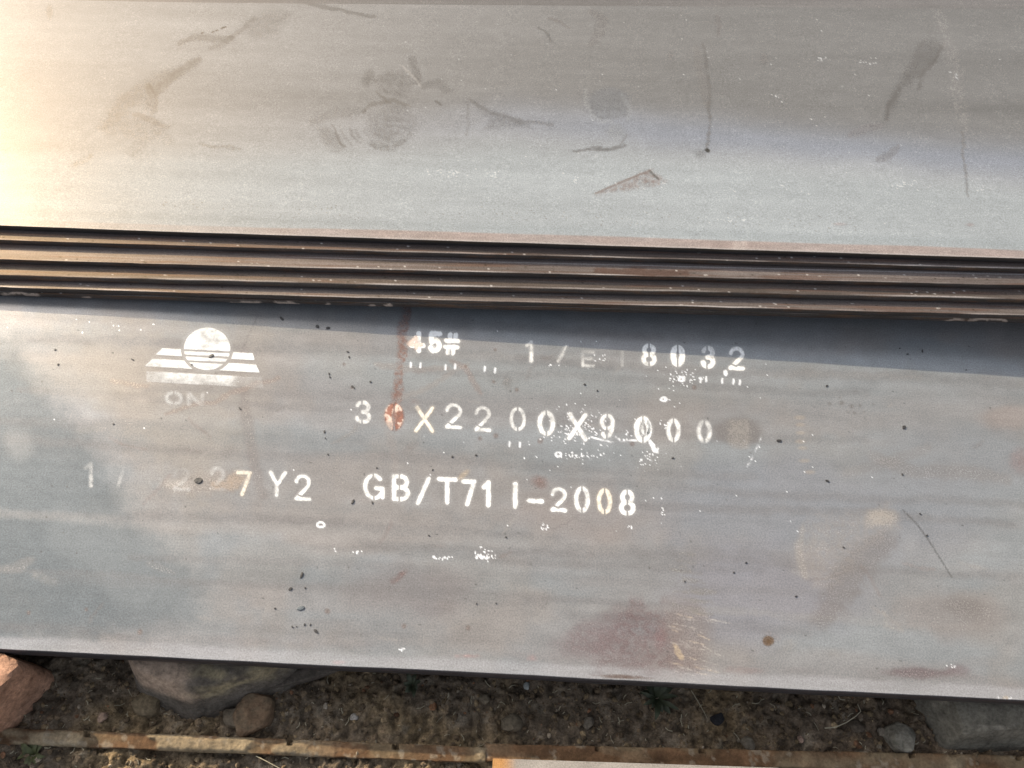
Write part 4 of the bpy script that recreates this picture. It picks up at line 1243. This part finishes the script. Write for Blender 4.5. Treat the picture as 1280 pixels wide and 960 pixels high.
# ------------------------------------------------------------------ rusty bars along the bottom
def build_bar(p0, p1, z0, z1, width, notches, seed, crust):
    a, b = at(p0[0], p0[1], z0), at(p1[0], p1[1], z1)
    L = float(np.linalg.norm(b - a))
    ax = (b - a) / L
    side = np.array([ax[1], -ax[0], 0.0])                              # towards the viewer
    side /= np.linalg.norm(side)
    ts = np.arange(0, L, 0.0022)
    prof = [(width * 0.95, -0.008, 0), (0.0, -0.008, 0), (-0.0, -0.001, 0)] + [(w_, 0.0, 1) for w_ in np.linspace(0.0012, width - 0.0012, 11)] + [(width, -0.0015, 0), (width, -0.007, 0)]
    rows = []
    for w_, dz, topf in prof:
        P = a[None, :] + ts[:, None] * ax[None, :] + side[None, :] * w_
        P = P + side[None, :] * ((fbm(ts * 60, ts * 0 + 2, 4, seed) - 0.5) * 0.0022 * (1 if w_ < width * 0.5 else -1))[:, None]
        P[:, 2] += dz
        if topf:
            P[:, 2] += 0.0012 * (fbm(P[:, 0] * 200, P[:, 1] * 200, 3, seed + 3) - 0.5)
            u_, v_ = project(P)
            m_ = crust(u_) * sstep(0.42, 0.6, fbm(P[:, 0] * 24, P[:, 1] * 40, 4, seed + 5)) * min(1, min(w_, width - w_) / 0.004)
            P[:, 2] += 0.0045 * m_ * (0.4 + fbm(P[:, 0] * 120, P[:, 1] * 120, 3, seed + 6))
        if w_ < width * 0.35:
            for nu in notches:
                u_, v_ = project(P)
                P[:, 2] -= 0.012 * (1 - sstep(2.0, 4.0, np.abs(u_ - nu))) * (w_ < 0.007)
        rows.append(P)
    Gd = np.stack(rows)
    nr, nx = Gd.shape[:2]
    co = Gd.reshape(-1, 3)
    idx = np.arange(nr * nx).reshape(nr, nx)
    nxt = np.roll(idx, -1, 0)
    q_ = np.stack([idx[:, :-1], idx[:, 1:], nxt[:, 1:], nxt[:, :-1]], -1).reshape(-1, 4)
    u_, v_ = project(co)
    n = fbm(co[:, 0] * 40, co[:, 1] * 70, 4, seed + 9)
    c = np.array([0.135, 0.078, 0.042])[None, :] * (0.5 + n)[:, None]
    k = sstep(0.45, 0.65, fbm(co[:, 0] * 14, co[:, 1] * 30, 4, seed + 11))[:, None]
    c = c * (1 - k * 0.75) + np.array([0.15, 0.115, 0.07]) * k * 0.75
    k = (crust(u_) * sstep(0.42, 0.58, fbm(co[:, 0] * 24, co[:, 1] * 40, 4, seed + 5)))[:, None]
    c = c * (1 - k * 0.9) + np.array([0.255, 0.205, 0.135]) * (0.7 + 0.6 * n)[:, None] * k * 0.9
    k = sstep(0.66, 0.74, fbm(co[:, 0] * 90, co[:, 1] * 90, 3, seed + 13))[:, None]
    c = c * (1 - k * 0.5) + np.array([0.30, 0.26, 0.20]) * k * 0.5
    loc = co.mean(0)
    tri = []
    for cix, fl in ((0, False), (nx - 1, True)):
        ring = idx[:, cix]
        for i in range(1, nr - 1):
            t = (ring[0], ring[i], ring[i + 1])
            tri.append(t if fl else t[::-1])
    me = mesh_np('rusty_bar', co - loc, q_, np.concatenate([c, np.ones((len(c), 1))], 1), True, R(45), tri)
    return link('rusty_bar', me, M_RUST, None, loc)


crustL = lambda u_: np.clip(sstep(470, 330, u_) + 0.7 * np.exp(-((u_ - 450) / 22) ** 2) + 0.9 * np.exp(-((u_ - 510) / 16) ** 2) + np.exp(-((u_ - 602) / 8) ** 2), 0, 1)
crustR = lambda u_: np.clip(0.6 * np.exp(-((u_ - 1195) / 14) ** 2) + 0.35 * np.exp(-((u_ - 745) / 12) ** 2) + 0.25, 0, 1)
BZ0, BZ1 = -0.086, -0.098
bl = build_bar((-60, 907), (609, 934), BZ0, -0.092, 0.0215, (109, 362, 495), 601, crustL)
tag(bl, 'rusty flat iron bar at bottom left, caked with yellow earth', 'iron bar', 'rusty bars lying in line along the bottom')
br = build_bar((606, 929.5), (1340, 946), -0.0915, BZ1, 0.0235, (748, 878, 1140, 1274), 607, crustR)
tag(br, 'rusty flat iron bar at bottom right, bare orange-brown', 'iron bar', 'rusty bars lying in line along the bottom')

# pale off-cut of plate in front of the bars
c0, c1 = at(616, 948, -0.062), at(905, 957.5, -0.062)
ax = (c1 - c0) / np.linalg.norm(c1 - c0)
sd = np.array([ax[1], -ax[0], 0])
L = 0.405
bm = bmesh.new()
nxs, nys = 60, 24
P0 = c0
vv = {}
lay_t = []
for j in range(nys + 1):
    for i in range(nxs + 1):
        w = P0 + ax * L * i / nxs + sd * 0.16 * j / nys
        lay_t.append(w)
co = np.array(lay_t)
topv = co.copy()
botv = co.copy()
botv[:, 2] -= 0.014
nT = len(co)
idx = np.arange(nT).reshape(nys + 1, nxs + 1)
qs = [np.stack([idx[:-1, :-1], idx[1:, :-1], idx[1:, 1:], idx[:-1, 1:]], -1).reshape(-1, 4)]
qs.append(qs[0][:, ::-1] + nT)
ring = np.concatenate([idx[0, :], idx[1:, -1], idx[-1, -2::-1], idx[-2:0:-1, 0]])
nx_ = np.roll(ring, -1)
qs.append(np.stack([ring, nx_, nx_ + nT, ring + nT], -1))
allv = np.concatenate([topv, botv])
u_, v_ = project(allv)
n = fbm(allv[:, 0] * 30, allv[:, 1] * 30, 4, 701)
c = np.array([0.29, 0.275, 0.26])[None, :] * (0.75 + 0.5 * n)[:, None]
k = (sstep(648, 628, u_ + 8 * (n - 0.5)))[:, None]
c = c * (1 - k) + np.array([0.42, 0.23, 0.10]) * k
c[nT:] = np.array([0.12, 0.08, 0.05])
loc = topv.mean(0)
me = mesh_np('steel_offcut', allv - loc, np.concatenate(qs), np.concatenate([c, np.ones((len(c), 1))], 1), True, R(30))
off = link('steel_offcut', me, M_STEEL, None, loc)
tag(off, 'pale steel offcut with an orange rusted end, in front of the bar', 'steel offcut')
bm.free()


# ------------------------------------------------------------------ flakes of scale lying on the lettered plate
M_FLAKE = plain('loose_scale', (0.035, 0.035, 0.037), 0.55, 0.4)
M_BLUEFLAKE = plain('blue_scale', (0.085, 0.105, 0.125), 0.5, 0.3)


def flake_geo(px, l, w, ang, seed, z=0.0008, h_=0.0008):
    q_ = np.random.RandomState(seed)
    n_ = 7
    t = np.linspace(0, 2 * np.pi, n_, endpoint=False)
    r_ = 0.8 + 0.35 * q_.rand(n_)
    x, y = np.cos(t) * r_ * l, np.sin(t) * r_ * w
    c, s_ = math.cos(R(ang)), math.sin(R(ang))
    uu, vv_ = px[0] + x * c - y * s_, px[1] + x * s_ + y * c
    lo = at(uu, vv_, z)
    hi = lo.copy()
    cen = lo.mean(0)
    hi = cen + (hi - cen) * 0.9
    hi[:, 2] += h_ * (0.7 + 0.6 * q_.rand(n_))
    cc = cen + np.array([0, 0, h_ * 1.2])
    co_ = np.concatenate([lo, hi, cc[None, :]])
    tr = []
    for i in range(n_):
        j = (i + 1) % n_
        tr += [(i, n_ + i, j), (j, n_ + i, n_ + j), (n_ + i, 2 * n_, n_ + j)]
    return co_, np.array(tr)[:, ::-1]


BIG = [((264, 445), 4.6, 1.9, -28, 'dark sliver of scale lying across the emblem disc'), ((248, 601), 5.6, 3.8, -12, 'oval dark flake beside the worn numerals left of the yellowed seven'),
       ((376, 760), 5.4, 2.6, -8, 'blue-grey flake near the lower left of the plate'), ((377, 719), 4.8, 1.6, -72, 'thin upright dark flake above the blue-grey one'),
       ((441, 627), 4.0, 1.6, -58, 'narrow dark flake just left of the letter G'), ((363, 736), 3.4, 1.8, -40, 'small dark flake between upright flake and blue-grey one'),
       ((974, 551), 3.6, 1.9, 8, 'dark flake right of the pale square past the last zeros'), ((395, 789), 3.8, 1.8, 45, 'slanting dark flake near the lower edge, below the blue-grey one'),
       ((410, 410), 2.8, 1.8, -10, 'black flake in the stack shadow, right one of two'), ((397, 408), 2.6, 2.2, 20, 'black flake in the stack shadow, left one of two'),
       ((1130, 534), 2.8, 2.4, 30, 'lone dark flake on the bare right part of the plate'), ((352, 398), 3.4, 1.6, 50, 'black flake in the shadow above the emblem'),
       ((1034, 601), 2.8, 1.2, 20, 'tiny dark sliver low on the bare right part of the plate')]
for i, (p, l, w, a, lab) in enumerate(BIG):
    co_, tr = flake_geo(p, l, w, a, 800 + i)
    ctr = co_.mean(0)
    o = link('scale_flake', mesh_np('scale_flake', co_ - ctr, np.zeros((0, 4), np.int32), None, False, None, tr), M_BLUEFLAKE if 'blue-grey flake' in lab else M_FLAKE, None, ctr)
    tag(o, lab, 'flake', 'loose flakes of scale on the lettered plate')
q = np.random.RandomState(31)
spots = [(435, 440), (437, 446), (441, 483), (443, 486), (412, 468), (413, 471), (405, 540), (407, 547), (411, 569), (472, 585), (464, 629), (380, 737), (344, 761), (373, 783), (381, 782), (388, 781),
         (366, 784), (1032, 482), (1128, 592), (1125, 436), (1155, 441), (1135, 444), (1208, 464), (69, 435), (73, 455), (165, 450), (141, 532), (300, 509), (240, 455), (620, 755), (596, 755), (540, 587), (536, 671), (632, 671),
         (465, 478), (567, 572), (595, 570), (840, 572), (1055, 685), (996, 745), (933, 701), (917, 715), (1150, 642), (1158, 670), (856, 725), (730, 480), (745, 487)]
AV, AT = [], []
nn = 0
for i, p in enumerate(spots):
    co_, tr = flake_geo((p[0] + q.normal(), p[1] + q.normal()), 1.0 + 1.2 * q.rand(), 0.8 + 0.5 * q.rand(), q.rand() * 180, 900 + i, 0.0008, 0.0005)
    AV.append(co_)
    AT.append(tr + nn)
    nn += len(co_)
o = link('debris', mesh_np('debris', np.concatenate(AV), np.zeros((0, 4), np.int32), None, False, None, np.concatenate(AT)), M_FLAKE)
tag(o, 'specks of black scale strewn over the lettered plate', 'debris', kind='stuff')


# ------------------------------------------------------------------ weeds and straw
M_LEAF = plain('weed_leaf', (0.085, 0.095, 0.035), 0.6, 0.3)
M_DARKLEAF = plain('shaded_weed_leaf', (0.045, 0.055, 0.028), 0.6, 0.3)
M_STRAW = plain('dry_straw', (0.40, 0.36, 0.26), 0.7, 0.2)


def leaf_mesh(name, l, w, bend, seed):
    q_ = np.random.RandomState(seed)
    n_ = 6
    vs2, fs = [], []
    for i in range(n_ + 1):
        t = i / n_
        hw_ = w * math.sin(math.pi * min(1, 0.08 + t * 0.92)) ** 0.8
        z_ = bend * math.sin(t * 2.2) * l
        for sgn in (-1, 0, 1):
            vs2.append((t * l, sgn * hw_ * (1 + 0.2 * q_.normal() * 0.4), z_ + abs(sgn) * hw_ * 0.3))
    for i in range(n_):
        for j in range(2):
            a_ = i * 3 + j
            fs.append((a_, a_ + 3, a_ + 4, a_ + 1))
    return mesh_np(name, np.array(vs2), np.array(fs), None, True)


def weed(px, lab, n_, l, w, mat, seed, spread_a=(0, 360)):
    base = at(px[0], px[1], -0.105)
    base[2] = float(ground_z(base[0], base[1])) - 0.001
    root = bpy.data.objects.new('weed', None)
    COL.objects.link(root)
    root.location = base
    root.empty_display_size = 0.02
    tag(root, lab, 'weed', 'small weeds in the soil')
    q_ = np.random.RandomState(seed)
    for i in range(n_):
        o_ = link('leaf', leaf_mesh('leaf', l * (0.6 + 0.6 * q_.rand()), w * (0.7 + 0.5 * q_.rand()), 0.35 + 0.3 * q_.rand(), seed + i), mat, root)
        o_.rotation_euler = (q_.normal() * 0.2, -0.15 * q_.rand(), R(spread_a[0] + (spread_a[1] - spread_a[0]) * (i + 0.5 * q_.rand()) / n_))
    return root


weed((46, 944), 'small green weed at the bottom left corner below the caked bar', 11, 0.022, 0.0042, M_LEAF, 1000)
weed((515, 856), 'dark little weed close under the plate edge, middle of the soil', 7, 0.018, 0.0045, M_DARKLEAF, 1010)
weed((822, 872), 'dark spreading weed in deep shade under the plate, right of middle', 14, 0.030, 0.0045, M_DARKLEAF, 1020)


def straw(pts, r_, lab, z=-0.094):
    P = [at(p[0], p[1], z) for p in pts]
    P = np.array(P)
    P[:, 2] = [max(z, float(ground_z(p[0], p[1])) + 0.002) for p in P]
    ctr = P.mean(0)
    vv_, ff = [], []
    for i, p in enumerate(P):
        d = P[min(i + 1, len(P) - 1)] - P[max(i - 1, 0)]
        d /= np.linalg.norm(d)
        sx = np.cross(d, [0, 0, 1.0])
        sx /= np.linalg.norm(sx)
        sy = np.cross(sx, d)
        rr = r_ * (1.0 - 0.5 * i / len(P))
        for k in range(5):
            t = k * 2 * math.pi / 5
            vv_.append(p - ctr + rr * (math.cos(t) * sx + math.sin(t) * sy))
    for i in range(len(P) - 1):
        for k in range(5):
            ff.append((i * 5 + k, i * 5 + (k + 1) % 5, i * 5 + 5 + (k + 1) % 5, i * 5 + 5 + k))
    o_ = link('grass_stem', mesh_np('grass_stem', np.array(vv_), np.array(ff)), M_STRAW, None, ctr)
    tag(o_, lab, 'grass stem', 'dry grass stems on the soil')


straw([(1031, 910), (1044, 909), (1058, 903), (1070, 895), (1076, 889), (1072, 880)], 0.0009, 'pale curved grass stem left of the large smooth stone')
straw([(864, 863), (872, 876), (880, 890), (884, 898)], 0.0006, 'thin straight dry stem right of the dark spreading weed')
straw([(852, 893), (851, 901), (853, 908)], 0.0006, 'short upright dry stem above the right bar')
straw([(320, 945), (332, 951), (345, 958), (356, 964)], 0.0008, 'dry stem slanting below the left bar')

# short dry fibres and chaff in the soil: one mass
q = np.random.RandomState(97)
LV, LF = [], []
for i in range(420):
    x = q.rand() * 1.9 - 0.95
    y = float(LOW_FRONT(x)) + 0.02 - q.rand() * 0.19
    t, l, w = q.rand() * 6.28, 0.003 + 0.010 * q.rand() ** 2, 0.00035 + 0.0004 * q.rand()
    d, n_ = np.array([math.cos(t), math.sin(t)]), np.array([-math.sin(t), math.cos(t)])
    b0 = len(LV)
    for e_ in (-0.5, 0.0, 0.5):
        p = np.array([x, y]) + d * e_ * l + n_ * (0.12 * l * (e_ == 0.0))
        zz = float(ground_z(p[0], p[1])) + 0.003
        LV += [(*(p - n_ * w), zz), (*(p + n_ * w), zz), (*p, zz + w)]
    for k in (0, 3):
        LF += [(b0 + k, b0 + k + 3, b0 + k + 5, b0 + k + 2), (b0 + k + 2, b0 + k + 5, b0 + k + 4, b0 + k + 1)]
o = link('litter', mesh_np('litter', np.array(LV), np.array(LF), None, False), M_STRAW)
tag(o, 'chaff and short dry stems scattered over the soil', 'litter', kind='stuff')
